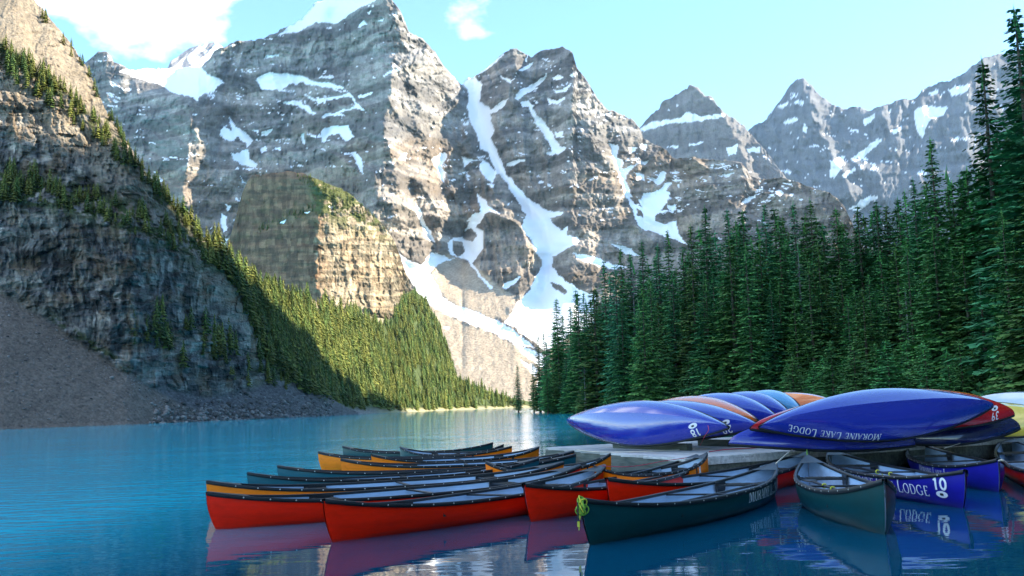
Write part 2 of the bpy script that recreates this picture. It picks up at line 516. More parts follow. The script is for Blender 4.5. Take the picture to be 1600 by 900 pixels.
def a_tan(x, py, h):
    s = strata_tan(h, x, py, 62.0, 0.72, 2.6, 11, dip=0.02)
    up = strata_tan(h, x, py, 120.0, 1.0, 3.6, 15, dip=0.05, duty=0.8)
    wu = sstep(160, 110, py) * sstep(340, 380, x) * sstep(740, 700, x)
    s = s * (1 - wu) + up * wu
    tal = sstep(400, 440, py + (vnoise(x / 30, py / 30, 8) - 0.5) * 40)
    knob = sstep(715, 745, x) * sstep(860, 830, x) * sstep(460, 440, py)
    tal = tal * (1 - knob)
    rt = sstep(850, 920, x)
    tal = tal * (1 - rt) + sstep(430, 520, py) * rt
    low = sstep(200, 220, x) * sstep(335, 300, x) * sstep(155, 140, py)
    s = s * (1 - tal) + 0.60 * tal
    return s * (1 - low) + 0.55 * low


CRESTS_A = [
    ([(600, -10), (612, 30), (632, 60), (639, 95), (615, 118), (606, 150), (598, 200), (612, 240), (618, 290), (610, 340)], 46, 45, 80),
    ([(430, 55), (424, 100), (432, 140), (468, 178), (475, 202), (507, 224), (533, 247), (556, 269), (573, 298), (587, 333)], 36, 30, 42),
    ([(300, 165), (303, 200), (318, 230), (335, 280)], 34, 26, 46),
    ([(893, 84), (900, 116), (898, 127), (891, 144), (889, 160), (904, 180), (922, 196), (931, 216), (948, 234), (962, 268), (971, 292), (984, 330), (996, 354), (1020, 372)], 46, 60, 46),
    ([(833, 167), (842, 193), (864, 227)], 16, 26, 18),
    ([(803, 73), (812, 100), (806, 150)], 14, 30, 18),
    ([(769, 330), (793, 343), (818, 366), (833, 390), (838, 440)], 34, 46, 14),
    ([(601, 202), (603, 224), (617, 242), (625, 278)], 20, 14, 20),
    ([(648, 189), (661, 209), (674, 231), (690, 262)], 15, 12, 16),
    ([(705, 235), (701, 269), (697, 304), (683, 324), (688, 385)], 30, 22, 26),
    ([(723, 213), (743, 242), (750, 269), (770, 295), (790, 330)], 22, 16, 18),
    ([(657, 284), (670, 304), (679, 322)], 16, 12, 12), ([(632, 322), (648, 335), (661, 358), (665, 400)], 16, 14, 14), ([(712, 304), (725, 324), (738, 345)], 14, 12, 12),
    ([(1078, 245), (1095, 255), (1110, 279), (1128, 304), (1143, 325), (1150, 360)], 24, 34, 24),
    ([(1040, 228), (1045, 246)], 8, 10, 6), ([(1164, 258), (1170, 285)], 11, 12, 7), ([(1263, 292), (1271, 312)], 9, 12, 8), ([(1300, 300), (1314, 322), (1326, 345)], 16, 26, 10),
    ([(640, 130), (672, 180), (690, 230)], 12, 18, 20), ([(560, 200), (566, 240), (580, 300)], 12, 20, 14), ([(900, 380), (940, 400), (960, 430)], 18, 50, 30),
    ([(363, 75), (366, 110)], 8, 10, 8), ([(345, 74), (350, 108)], 8, 8, 8), ([(455, 60), (457, 108)], 7, 10, 8), ([(484, 60), (486, 110)], 7, 10, 8),
]
GULLIES_A = [
    ([(726, 118), (740, 150), (752, 190), (762, 225), (790, 275), (820, 312), (848, 345), (866, 385), (855, 420), (842, 470)], 42, 22),
    ([(360, 180), (380, 225), (385, 255), (385, 290), (393, 330), (384, 370)], 16, 12),
    ([(953, 228), (964, 252), (976, 297), (993, 337), (1020, 354)], 22, 16),
    ([(518, 30), (522, 67), (520, 107)], 18, 9), ([(566, 60), (556, 90), (545, 115)], 12, 9), ([(639, 291), (648, 318), (665, 358), (676, 380)], 20, 10),
    ([(560, 240), (570, 300), (600, 345)], 16, 14), ([(690, 240), (690, 285), (720, 350), (740, 410)], 12, 10), ([(515, 190), (505, 225)], 10, 8),
    ([(820, 160), (845, 200), (875, 240)], 10, 12),
]


def a_feat(PX, PY, D, H):
    o = np.zeros(PX.shape)
    sn = blur(polys_mask(PX, PY, SNOW_A, 2.5, 8.0).astype(float), 3)
    for c in CRESTS_A:
        o += crest(PX, PY, *c)
    for g in GULLIES_A:
        o += gully(PX, PY, *g)
    wx, wy = warp(PX, PY, 16, 60, 31)
    tal = polys_mask(PX, PY, TALUS_A, 4, 14, 61).astype(float)
    tal = blur(tal, 4)
    k = (1 - 0.9 * sn) * (1 - 0.9 * tal)
    slant = np.interp(PX, [100, 500, 560, 700, 860, 1000, 1300], [0.5, 0.35, -0.25, -0.55, -0.1, -0.5, -0.5])
    o -= k * 26 * (facet((wx + slant * wy) / 46.0, wy / 120.0, 33, 2) - 0.5)
    o -= k * 14 * (facet((wx + slant * wy) / 19.0, wy / 40.0, 37, 3) - 0.5)
    o -= k * 9 * (beds(H, PX, PY, 34.0, 34) - 0.3) + k * 4.5 * (beds(H, PX, PY, 13.0, 36, 1.2) - 0.3)
    o -= k * 7 * (facet(wx / 7.0, wy / 13.0, 41, 2) - 0.5)
    o -= k * 4.5 * (fbm(wx / 5.0, wy / 4.0, 45, 3) - 0.5)
    o -= tal * 2.2 * (fbm((wx + wy * 1.1) / 7.0, (wy - wx * 0.5) / 40.0, 47, 3) - 0.5)
    o -= sn * 2.0 * (fbm(wx / 30.0, wy / 30.0, 48, 2) - 0.5)
    o += 2.5 * sn
    mac = np.interp(PX + 0.12 * (PY - 200) + 14 * (fbm(PX / 50, PY / 50, 49, 2) - 0.5), [100, 170, 300, 345, 470, 600, 650, 715, 745, 890, 1000, 1040, 1150, 1250, 1340],
                    [130, 105, -35, 25, -5, -100, -52, 40, 80, 10, 85, 75, 20, -20, -70])
    o += mac * sstep(470, 380, PY)
    o -= k * 6.0 * (blocks(wx + 0.3 * wy, wy, 11.0, 15.0, 431) - 0.5) + k * 3.2 * (blocks(wx, wy, 5.0, 6.0, 433) - 0.5)
    return o


def a_col(PX, PY, Z, nz, D):
    v = fbm(PX / 40, PY / 22, 71, 4)
    st = fbm(PX / 220, Z / 16.0, 73, 3)
    g = lerp3((0.29, 0.28, 0.275), (0.42, 0.39, 0.355), sstep(0.35, 0.65, v))
    warm = sstep(0.5, 0.72, fbm(PX / 60 + 3, PY / 40, 75, 3)) * sstep(120, 260, PY) + 0.55 * sstep(180, 300, PY)
    g = g * (1 - np.clip(warm, 0, 1)[..., None] * 0.7) + np.array([0.36, 0.275, 0.20]) * np.clip(warm, 0, 1)[..., None] * 0.7
    g = g * (0.66 + 0.62 * sstep(0.36, 0.64, st))[..., None] * (0.80 + 0.4 * blocks(PX + 0.3 * PY, PY, 13.0, 12.0, 441))[..., None] * (0.86 + 0.28 * blocks(PX, PY, 5.0, 6.0, 443))[..., None]
    streak = fbm(PX / 5.0, PY / 60.0, 77, 3)
    g = g * (0.82 + 0.36 * streak)[..., None]
    ta = blur(polys_mask(PX, PY, TALUS_A, 4, 14, 61).astype(float), 1)
    g = g * (1 - ta[..., None]) + (np.array([0.40, 0.325, 0.245]) * (0.8 + 0.4 * fbm(PX / 7, PY / 7, 79, 4))[..., None]) * ta[..., None]
    sn = polys_mask(PX, PY, SNOW_A, 2.6, 8.0)
    sn &= ~polys_mask(PX, PY, HOLES_A, 2.0, 6.0, 53)
    led = (nz > 0.72) & (fbm(PX / 22, PY / 10, 81, 3) > 0.67) & (PY < 420) & (PY < 300 + 60 * vnoise(PX / 50, PX * 0, 83)) & ~((PX > 620) & (PX < 720) & (PY < 230))
    spk = (nz > 0.5) & (fbm(PX / 6.0, PY / 4.0, 85, 2) > 0.87) & (PY < 380)
    sn = sn | ((led | spk) & (ta < 0.3))
    s = np.where(sn, 1.0, 0.0)
    g = g * (0.62 + 0.33 * ta)[..., None]
    return g * (1 - s[..., None]) + SNOW * s[..., None]


ROCK = rock_material('limestone', 0.9, 0.35, 1.0)
relief('mountain_range', 'grey and brown limestone wall with snow couloirs rising above the lake', 100, 1380, 1.45, 400, A_TOP,
       lambda x: np.interp(x, [100, 500, 640, 1380], [560, 640, 655, 640]),
       lambda x: np.interp(x, [100, 500, 640, 860, 1000, 1380], [1480, 1350, 1330, 1330, 1320, 1230]), a_tan, a_feat, a_col, ROCK, jag=3.2)

# snow cap and shoulder behind the left end of the wall
relief('far_shoulder', 'small dark far peak streaked with snow behind the glacier', 240, 400, 1.6, 60, pl([(240, 120), (262, 106), (267, 95), (289, 80), (305, 72), (320, 67), (338, 66), (350, 74), (400, 90)]),
       lambda x: x * 0 + 135, lambda x: x * 0 + 2500, lambda x, py, h: strata_tan(h, x, py, 60, 0.7, 1.8, 21),
       lambda PX, PY, D, H: -10 * (ridged((PX + PY) / 16.0, PY / 40.0, 133, 3) - 0.5) - 4 * (fbm(PX / 5, PY / 4, 135, 3) - 0.5),
       lambda PX, PY, Z, nz, D: np.where((fbm((PX + 0.9 * PY) / 7.0, (PY - PX) / 30.0, 137, 3) > 0.56)[..., None], SNOW, np.array([0.25, 0.25, 0.27]) * np.ones(PX.shape + (1,))), ROCK, jag=2.0)

# ================================================================== the two farther peaks on the right
B_TOP = pl([(960, 240), (1000, 200), (1005, 193), (1009, 187), (1037, 161), (1056, 149), (1070, 142), (1080, 133), (1090, 138), (1098, 147), (1112, 153), (1131, 177), (1150, 187), (1164, 200), (1185, 225), (1215, 262), (1245, 300), (1280, 360)])
SNOW_B = [[(996, 203), (1020, 190), (1060, 185), (1075, 174), (1095, 182), (1133, 177), (1133, 181), (1095, 189), (1060, 191), (1025, 198), (1005, 205)],
          [(1135, 232), (1152, 226), (1150, 240), (1138, 244)], [(1166, 233), (1188, 230), (1188, 237), (1168, 238)], [(1075, 224), (1098, 221), (1096, 225), (1076, 227)], [(1040, 230), (1060, 227), (1058, 232)]]


def far_feat(seed, s=1.0):
    def f(PX, PY, D, H):
        wx, wy = warp(PX, PY, 14, 50, seed)
        o = -18 * s * (facet((wx - 0.3 * wy) / 52.0, wy / 140.0, seed + 1, 2) - 0.5)
        o -= 9 * s * (facet(wx / 19.0, wy / 50.0, seed + 3, 3) - 0.5)
        o -= 6 * s * (beds(H + 0.12 * D * (PX - 1200) / 1600, PX, PY, 70.0, seed + 2) - 0.3)
        o -= 5 * s * (facet(wx / 6.5, wy / 14.0, seed + 6, 2) - 0.5)
        o -= 4.0 * s * (blocks(wx, wy, 9.0, 11.0, seed + 12) - 0.5)
        o -= 2.4 * s * (fbm(wx / 4.0, wy / 3.0, seed + 9, 3) - 0.5)
        return o
    return f


def far_col(seed, base, polys, ledge=0.56, ymax=330):
    def f(PX, PY, Z, nz, D):
        v = fbm(PX / 40, PY / 22, seed, 4)
        g = np.array(base) * (0.75 + 0.5 * v)[..., None]
        g = g * (0.75 + 0.5 * fbm(PX / 300, Z / 26.0, seed + 2, 3))[..., None]
        g = g * (0.85 + 0.3 * fbm(PX / 5, PY / 50, seed + 4, 3))[..., None]
        sn = polys_mask(PX, PY, polys, 2.5, 8.0, seed + 6)
        sn |= (nz > 0.78) & (fbm(PX / 18, PY / 10, seed + 8, 3) > ledge) & (PY < ymax)
        sn |= (nz > 0.5) & (fbm(PX / 6.0, PY / 4.0, seed + 10, 2) > 0.88)
        return np.where(sn[..., None], SNOW, g * 0.62)
    return f


relief('square_topped_peak', 'blocky grey peak with a slanting snow ledge in the middle distance', 960, 1280, 1.5, 170, B_TOP, lambda x: x * 0 + 480, lambda x: 3100 - (x - 960) * 0.9,
       lambda x, py, h: strata_tan(h, x, py, 110.0, 0.8, 3.0, 23, dip=-0.25, duty=0.7),
       lambda PX, PY, D, H: far_feat(141)(PX, PY, D, H) + crest(PX, PY, [(1085, 135), (1112, 155), (1140, 190), (1165, 240), (1185, 300)], 26, 50, 26),
       far_col(151, (0.31, 0.295, 0.29), SNOW_B, 0.68), ROCK, jag=5.0, jseed=14)
C_TOP = pl([(1120, 260), (1169, 203), (1180, 194), (1197, 184), (1216, 161), (1225, 149), (1239, 130), (1255, 121), (1267, 130), (1281, 147), (1300, 163), (1319, 168), (1337, 164), (1361, 172), (1375, 165),
            (1408, 156), (1426, 154), (1441, 140), (1483, 126), (1520, 102), (1544, 88), (1572, 83), (1640, 60), (1720, 40), (1800, 70)])
SNOW_C = [[(1428, 172), (1440, 166), (1482, 168), (1476, 181), (1450, 190), (1442, 216), (1432, 206)], [(1298, 255), (1308, 246), (1320, 244), (1312, 268), (1302, 280), (1296, 274)], [(1315, 272), (1336, 262), (1338, 266), (1320, 278)],
          [(1214, 166), (1232, 158), (1232, 163), (1220, 170)], [(1222, 190), (1245, 184), (1250, 188), (1226, 194)], [(1240, 158), (1256, 158), (1255, 166), (1242, 162)], [(1256, 192), (1262, 200), (1260, 210), (1254, 204)],
          [(1328, 325), (1360, 305), (1372, 308), (1340, 330)], [(1348, 188), (1368, 178), (1366, 186), (1352, 196)], [(1335, 245), (1375, 215), (1378, 219), (1345, 250)], [(1390, 205), (1410, 195), (1400, 212)], [(1480, 140), (1516, 130), (1512, 142), (1488, 150)]]
relief('far_ridge', 'long blue grey far ridge with a pointed summit and patches of snow', 1120, 1800, 1.5, 180, C_TOP, lambda x: x * 0 + 600, lambda x: 4000 - (x - 1120) * 1.0,
       lambda x, py, h: strata_tan(h, x, py, 150.0, 0.75, 2.4, 25, dip=0.3, duty=0.65),
       lambda PX, PY, D, H: far_feat(161, 1.2)(PX, PY, D, H) + crest(PX, PY, [(1255, 121), (1268, 150), (1272, 185), (1290, 220), (1320, 300)], 30, 40, 40) + crest(PX, PY, [(1375, 165), (1400, 230), (1440, 300)], 20, 40, 34)
       + crest(PX, PY, [(1520, 100), (1500, 180), (1520, 280)], 20, 40, 34), far_col(171, (0.25, 0.26, 0.285), SNOW_C, 0.63), ROCK, jag=5.0, jseed=17)

# ================================================================== the rounded buttress in the middle
T_TOP = pl([(330, 430), (352, 395), (365, 352), (378, 305), (386, 284), (394, 275), (420, 272), (452, 270), (470, 271), (483, 275), (500, 281), (514, 288), (545, 301), (572, 328), (599, 351), (617, 378), (628, 408), (639, 440), (648, 478), (660, 520)])


def t_tan(x, py, h):
    s = strata_tan(h, x, py, 15.0, 1.5, 4.2, 27, duty=0.75)
    cap = sstep(345, 300, py) * sstep(480, 520, x)
    s = s * (1 - cap) + 0.95 * cap
    left = sstep(490, 430, x) * sstep(300, 420, py)
    return s * (1 - left) + 2.4 * left


def t_feat(PX, PY, D, H):
    o = crest(PX, PY, [(486, 280), (516, 305), (503, 335), (490, 365), (500, 400), (492, 440), (500, 480)], 74, 80, 110)
    wx, wy = warp(PX, PY, 8, 30, 231)
    o += 1.05 * np.maximum(492 - wx, 0)
    right = sstep(480, 510, PX)
    o -= (5 + 5 * right) * (facet(wx / 17.0, wy / 60.0, 233, 3) - 0.5)
    o -= (2 + 3 * right) * (beds(H, PX, PY, 7.0, 235) - 0.3)
    o -= (2.5 + 1.0 * right) * (facet(wx / 5.0, wy / 9.0, 237, 2) - 0.5)
    o -= (2.5 + 1.0 * right) * (blocks(wx, wy, 5.5, 13.0, 435) - 0.5) + 16 * (1 - right) * (facet((wx + 0.4 * wy) / 34.0, wy / 50.0, 437, 3) - 0.5) + 8 * (1 - right) * (facet(wx / 11.0, wy / 16.0, 439, 2) - 0.5)
    o -= (2.2 + 0.8 * right) * (fbm(wx / 3.5, wy / 3.0, 241, 3) - 0.5)
    return o


def t_col(PX, PY, Z, nz, D):
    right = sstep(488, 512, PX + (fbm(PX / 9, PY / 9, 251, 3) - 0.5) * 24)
    a = np.array([0.235, 0.138, 0.080]); b = np.array([0.40, 0.325, 0.225])  # left face darkened and warmed: its shade is painted into the colour
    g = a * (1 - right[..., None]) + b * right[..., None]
    orange = 0.75 * sstep(0.48, 0.64, fbm(PX / 18, PY / 26, 253, 3)) * right * sstep(340, 380, PY)
    g = g * (1 - 0.7 * orange[..., None]) + np.array([0.46, 0.32, 0.19]) * 0.7 * orange[..., None]
    g = g * (0.55 + 0.75 * fbm(PX / 4.5, PY / 20, 255, 3) + 0.25 * fbm(PX / 60, Z / 3.0, 257, 2))[..., None]
    g = g * (0.6 + 0.8 * blocks(PX, PY, 6.0, 12.0, 463))[..., None] * (0.66 + 0.40 * sstep(0.35, 0.65, fbm(PX / 45 + 0.02 * PY, PY / 5.0, 465, 3)))[..., None]
    veg = sstep(0.44, 0.60, fbm(PX / 10, PY / 7, 259, 4) + 0.22 * sstep(345, 295, PY)) * sstep(375, 325, PY + (PX - 520) * -0.25) * sstep(474, 498, PX)
    veg = np.maximum(veg, 0.2 * sstep(0.56, 0.62, fbm(PX / 16, PY / 10, 261, 3)) * (PX < 500) * sstep(300, 330, PY) * sstep(400, 360, PY))
    g = g * (1 - veg[..., None]) + np.array([0.12, 0.135, 0.045]) * veg[..., None]
    sn = polys_mask(PX, PY, [[(437, 348), (447, 343), (443, 350)], [(474, 333), (485, 329), (482, 333)], [(512, 322), (523, 322), (518, 327)]], 1.2, 6.0)
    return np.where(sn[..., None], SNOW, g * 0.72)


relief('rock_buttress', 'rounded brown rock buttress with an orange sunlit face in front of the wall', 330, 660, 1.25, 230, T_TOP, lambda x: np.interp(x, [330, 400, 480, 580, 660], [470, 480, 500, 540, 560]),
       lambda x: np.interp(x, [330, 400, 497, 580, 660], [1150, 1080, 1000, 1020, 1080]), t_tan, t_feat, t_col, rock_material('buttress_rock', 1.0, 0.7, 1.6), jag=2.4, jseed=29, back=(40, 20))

# ================================================================== wooded slope at the end of the lake
FS_TOP = pl([(380, 425), (410, 448), (450, 468), (480, 464), (500, 474), (560, 492), (610, 500), (630, 462), (645, 452), (662, 465), (685, 500), (700, 548), (712, 586), (735, 600), (770, 612), (800, 622), (850, 632), (900, 636)])


def shore_d(x):
    return np.interp(x, [-200, 0, 200, 340, 430, 500, 600, 700, 800, 900], [205, 215, 250, 300, 340, 390, 620, 820, 1000, 1150])


def shore_y(x):
    x = np.asarray(x, float)
    d = shore_d(x)
    lo = np.full(x.shape, 600.0); hi = np.full(x.shape, 720.0)
    for _ in range(30):
        mid = (lo + hi) / 2
        z = CAM_H + ray(x, mid)[..., 2] * d
        lo = np.where(z > -0.4, mid, lo); hi = np.where(z > -0.4, hi, mid)
    return (lo + hi) / 2


def fs_col(PX, PY, Z, nz, D):
    g = np.array([0.060, 0.080, 0.028]) * (0.6 + 0.8 * fbm(PX / 9, PY / 6, 271, 3))[..., None]
    sand = sstep(3.5, 0.8, Z) * sstep(560, 640, PX)
    g = g * (1 - sand[..., None]) + np.array([0.34, 0.30, 0.17]) * sand[..., None]
    roc = sstep(5.0, 1.0, Z) * sstep(620, 560, PX)
    g = g * (1 - roc[..., None]) + np.array([0.20, 0.19, 0.18]) * (0.5 + fbm(PX / 3, PY / 2, 275, 3))[..., None] * roc[..., None]
    band = sstep(492, 478, PY - (PX - 480) * 0.16) * (PX > 425) * (PX < 600)
    return g * (1 - 0.8 * band[..., None]) + np.array([0.33, 0.27, 0.19]) * 0.8 * band[..., None]


relief('wooded_slope', 'green slope under the spruce wood at the end of the lake', 380, 900, 1.6, 120, FS_TOP, shore_y, shore_d,
       lambda x, py, h: np.where(h < 4, 0.16, np.where(h < 14, 0.36, 0.50)) + (x < 520) * 0.1, lambda PX, PY, D, H: -3.0 * (fbm(PX / 12, PY / 8, 277, 3) - 0.5) * sstep(2, 10, H), fs_col,
       rock_material('forest_floor', 0.8, 0.4, 3.0), jag=2.0, back=(30, 6))

# ================================================================== the steep slope on the left
L_TOP = pl([(-200, -140), (-60, -70), (20, -25), (52, 0), (70, 18), (92, 45), (115, 75), (135, 105), (150, 138), (168, 175), (186, 205), (204, 228), (222, 262), (245, 290), (270, 318), (300, 352), (330, 385), (352, 402), (378, 425),
            (400, 445), (410, 470), (430, 490), (450, 530), (480, 575), (505, 610), (540, 636), (560, 644)])
SCREE = pl([(-200, 380), (0, 455), (60, 492), (120, 532), (200, 585), (280, 630), (340, 657), (600, 690)])       # below this line: bare scree
BENCH = pl([(-200, 250), (0, 288), (60, 300), (150, 318), (260, 362), (330, 392), (380, 430), (600, 600)])          # middle of the wooded ledge
UPPER = pl([(-200, 20), (0, 75), (60, 118), (120, 172), (190, 232), (250, 300), (330, 390), (600, 640)])           # wooded band between cliff and sunny slope


def l_zone(x, py):
    n1 = (fbm(x / 30.0, py / 22.0, 301, 3) - 0.5) * 26
    sc = sstep(-5, 5, py - SCREE(x))
    foot = sstep(0, 16, py - np.interp(x, [-200, 200, 260, 330, 420, 520], [900, 590, 596, 610, 590, 585]) + n1 * 0.4)
    be = np.exp(-((py + n1 - BENCH(x)) / np.interp(x, [0, 300], [26, 30])) ** 2)
    up = sstep(14, -14, py + n1 - UPPER(x))
    return sc, foot, be, up


def l_tan(x, py, h):
    sc, foot, be, up = l_zone(x, py)
    cl = strata_tan(h, x, py, 9.0, 1.3, 5.0, 31, dip=-0.03, duty=0.72)
    cl2 = strata_tan(h, x, py, 12.0, 0.9, 2.6, 35, dip=0.02, duty=0.6)
    s = np.where(py < BENCH(x), cl2, cl)
    s = s * (1 - be) + 0.78 * be
    s = s * (1 - up) + 0.80 * up
    rs = sstep(330, 420, x)
    s = s * (1 - rs) + 1.0 * rs
    s = s * (1 - foot) + 0.42 * foot
    s = s * (1 - sc) + 0.60 * sc
    return np.where(h < 0.6, 0.35, s)


def l_feat(PX, PY, D, H):
    sc, foot, be, up = l_zone(PX, PY)
    wx, wy = warp(PX, PY, 12, 45, 311)
    k = (1 - 0.93 * sc) * (1 - 0.8 * foot)
    ku = 1 - 0.45 * up
    slant = np.where(PY < BENCH(PX), 0.5, 0.08)
    o = -k * ku * 16 * (facet((wx - slant * wy) / 60.0, wy / 150.0, 313, 2) - 0.5)
    o -= k * ku * 10 * (facet((wx - slant * wy) / 20.0, wy / 45.0, 317, 3) - 0.5)
    o -= k * ku * 12 * (beds(H - 0.02 * PX, PX, PY, 6.5, 318) - 0.3) + k * ku * 5 * (beds(H - 0.02 * PX, PX, PY, 2.2, 319, 1.0) - 0.3)
    o -= k * (1 - 0.5 * up) * (9 * (blocks(wx, wy, 15.0, 17.0, 451) - 0.5) + 5 * (blocks(wx, wy, 6.0, 8.0, 453) - 0.5))
    o -= k * 6 * (facet(wx / 8.0, wy / 12.0, 321, 2) - 0.5)
    o -= k * 2.6 * (fbm(wx / 3.5, wy / 2.6, 325, 3) - 0.5)
    o -= sc * 3.0 * (fbm((wx + 1.4 * wy) / 40.0, (wy - 0.7 * wx) / 110.0, 327, 3) - 0.5)
    o -= np.maximum(sc, foot) * 1.5 * (fbm(wx / 2.6, wy / 2.0, 329, 3) - 0.5)
    return o * sstep(0.2, 3.0, H)


def l_col(PX, PY, Z, nz, D):
    sc, foot, be, up = l_zone(PX, PY)
    v = fbm(PX / 26, PY / 20, 331, 4)
    g = lerp3((0.17, 0.165, 0.16), (0.38, 0.355, 0.31), sstep(0.36, 0.62, v))
    st = fbm(PX / 8.0 + 2.5 * fbm(PX / 30, PY / 30, 334, 2), PY / 42.0, 333, 4)      # black water streaks down the face
    patch = sstep(0.42, 0.58, fbm(PX / 55, PY / 45, 336, 3))
    g = g * (1 - patch * (0.72 - 0.72 * sstep(0.40, 0.58, st)))[..., None]
    g = g * (0.72 + 0.5 * fbm(PX / 60, PY / 5.0 + PX / 60, 338, 4))[..., None]
    g = g * (0.62 + 0.76 * blocks(PX, PY, 16.0, 15.0, 455))[..., None] * (0.72 + 0.56 * blocks(PX, PY, 6.0, 7.0, 457))[..., None]
    og = sstep(0.56, 0.68, fbm(PX / 20, PY / 26, 337, 3))
    g = g * (1 - 0.5 * og[..., None]) + np.array([0.33, 0.235, 0.15]) * 0.5 * og[..., None]
    g = g * (0.7 + 0.6 * fbm(PX / 90, Z / 1.6, 339, 3))[..., None]
    u2 = sstep(40, -40, PY - UPPER(PX) - 70)
    tan_ = np.array([0.43, 0.36, 0.265]) * (0.65 + 0.6 * fbm(PX / 7, PY / 5, 341, 4))[..., None]
    g = g * (1 - 0.62 * u2[..., None]) + tan_ * 0.62 * u2[..., None]
    g = g * (1 - 0.5 * up[..., None]) + tan_ * 0.5 * up[..., None]
    veg = np.clip(be * 1.15, 0, 1) * sstep(0.40, 0.5, fbm(PX / 12, PY / 8, 343, 3))
    veg = np.maximum(veg, 0.85 * np.exp(-((PY - UPPER(PX)) / 15.0) ** 2) * sstep(0.40, 0.55, fbm(PX / 11, PY / 8, 345, 3)))
    veg = np.maximum(veg, 0.9 * sstep(370, 430, PX) * sstep(0.36, 0.5, fbm(PX / 14, PY / 10, 347, 3)))
    gl = np.exp(-((PY - SCREE(PX) + 10) / 9.0) ** 2) * sstep(60, 90, PX) * sstep(230, 180, PX)
    veg = np.maximum(veg, 0.8 * gl * sstep(0.4, 0.5, fbm(PX / 12, PY / 6, 349, 3)))
    g = g * (1 - veg[..., None]) + np.array([0.075, 0.105, 0.035]) * veg[..., None]
    scr = np.array([0.24, 0.20, 0.165]) * (0.78 + 0.4 * fbm((PX + 1.4 * PY) / 34.0, (PY - 0.7 * PX) / 120.0, 351, 3))[..., None] * (0.6 + 0.8 * fbm(PX / 2.4, PY / 2.0, 353, 3))[..., None]
    ft = np.array([0.17, 0.165, 0.165]) * (0.35 + 1.2 * fbm(PX / 3.0, PY / 2.2, 355, 3))[..., None]
    g = g * (1 - foot[..., None]) + ft * foot[..., None]
    g = g * (1 - sc[..., None]) + scr * sc[..., None]
    return g * 0.70


relief('left_mountainside', 'steep layered cliff and scree slope on the left shore', -200, 560, 1.25, 520, L_TOP, shore_y, shore_d, l_tan, l_feat, l_col,
       rock_material('cliff_rock', 1.0, 0.8, 3.2), jag=3.0, jseed=39, back=(14, 4), nback=5, settle=(1, 2, 4, 6, 3, 2, 1))

# ================================================================== the mountain beside the right bank (out of the picture; its shade lies on the lake)
ys = np.linspace(-900, 1050, 200); us = np.linspace(0, 1, 40)
YY, UU = np.meshgrid(ys, us, indexing='ij')
top_h = np.interp(YY, [-900, -200, 200, 305, 328, 338, 355, 391, 455, 476, 593, 686, 800, 900, 1050], [560, 590, 560, 490, 432, 400, 374, 362, 352, 336, 329, 316, 262, 90, 5])
XX = 230 + np.maximum(0, YY - 330) * 0.56 + 700 * UU
HH = np.where(XX < 500, top_h * np.clip(1 - (500 - XX) / 270, 0, 1) ** 1.1, top_h * (1 - 0.35 * np.clip((XX - 500) / 600, 0, 1))) * (0.98 + 0.04 * fbm(XX / 60, YY / 60, 401, 3)) - 2
me = mesh_np('right_mountainside', np.stack([XX, YY, HH], -1).reshape(-1, 3), grid_faces(200, 40))
set_color(me, np.tile(np.array([[0.07, 0.09, 0.04]]), (200 * 40, 1)))
me.materials.append(rock_material('wooded_mountain', 0.8, 0.4, 1.0))
tag(link(bpy.data.objects.new('right_mountainside', me)), label='wooded mountainside beside the right bank', kind='structure')
# ------------------------------------------------------------------ the lake
def water_material():
    m, n, l, p = new_mat('glacial_water')
    geo = N(n, 'ShaderNodeNewGeometry')
    p.inputs['Roughness'].default_value = 0.03
    p.inputs['IOR'].default_value = 1.33
    sepp = N(n, 'ShaderNodeSeparateXYZ'); l.new(geo.outputs['Position'], sepp.inputs[0])
    def wave(sx, sy, detail, rot=0.0):
        mp = N(n, 'ShaderNodeMapping'); mp.inputs['Scale'].default_value = (sx, sy, 1.0); mp.inputs['Rotation'].default_value = (0, 0, rot)
        l.new(geo.outputs['Position'], mp.inputs['Vector'])
        t = N(n, 'ShaderNodeTexNoise'); t.inputs['Scale'].default_value = 1.0; t.inputs['Detail'].default_value = detail; t.inputs['Roughness'].default_value = 0.5
        l.new(mp.outputs['Vector'], t.inputs['Vector'])
        return t.outputs['Fac']
    w1 = wave(0.9, 1.6, 2.0, 0.25); w2 = wave(3.0, 5.5, 2.0, -0.2)
    h = math_n(n, l, 'MULTIPLY_ADD', w2, 0.25, w1)
    calm = wave(0.12, 0.2, 1.0, 0.5)
    st = ramp(n, l, calm, [(0.35, 0.35), (0.65, 1.0)])
    # sheltered near the dock and the right bank, ruffled out on the lake
    open_ = math_n(n, l, 'MULTIPLY_ADD', sepp.outputs[0], -0.05, math_n(n, l, 'MULTIPLY_ADD', sepp.outputs[1], 0.010, -0.15))
    open_ = ramp(n, l, open_, [(0.0, 0.16), (0.08, 0.16), (0.36, 1.0), (1.0, 1.0)])
    st2 = math_n(n, l, 'MULTIPLY', math_n(n, l, 'MULTIPLY', st, 0.5), open_)
    big = wave(0.02, 0.035, 3.0)
    open_tone = math_n(n, l, 'MULTIPLY_ADD', big, 0.5, math_n(n, l, 'SUBTRACT', open_, 0.36), clamp=True)      # turquoise out on the lake, dark blue by the dock
    c = mixc(n, l, open_tone, (0.001, 0.055, 0.115), (0.008, 0.60, 0.80))
    l.new(c, p.inputs['Base Color'])
    l.new(ramp(n, l, open_, [(0.0, 0.5), (1.0, 0.19)]), p.inputs['Specular IOR Level'])      # ruffled water mirrors less at a glancing angle
    bp = N(n, 'ShaderNodeBump'); bp.inputs['Distance'].default_value = 0.12
    l.new(st2, bp.inputs['Strength']); l.new(h, bp.inputs['Height'])
    l.new(bp.outputs['Normal'], p.inputs['Normal'])
    return m


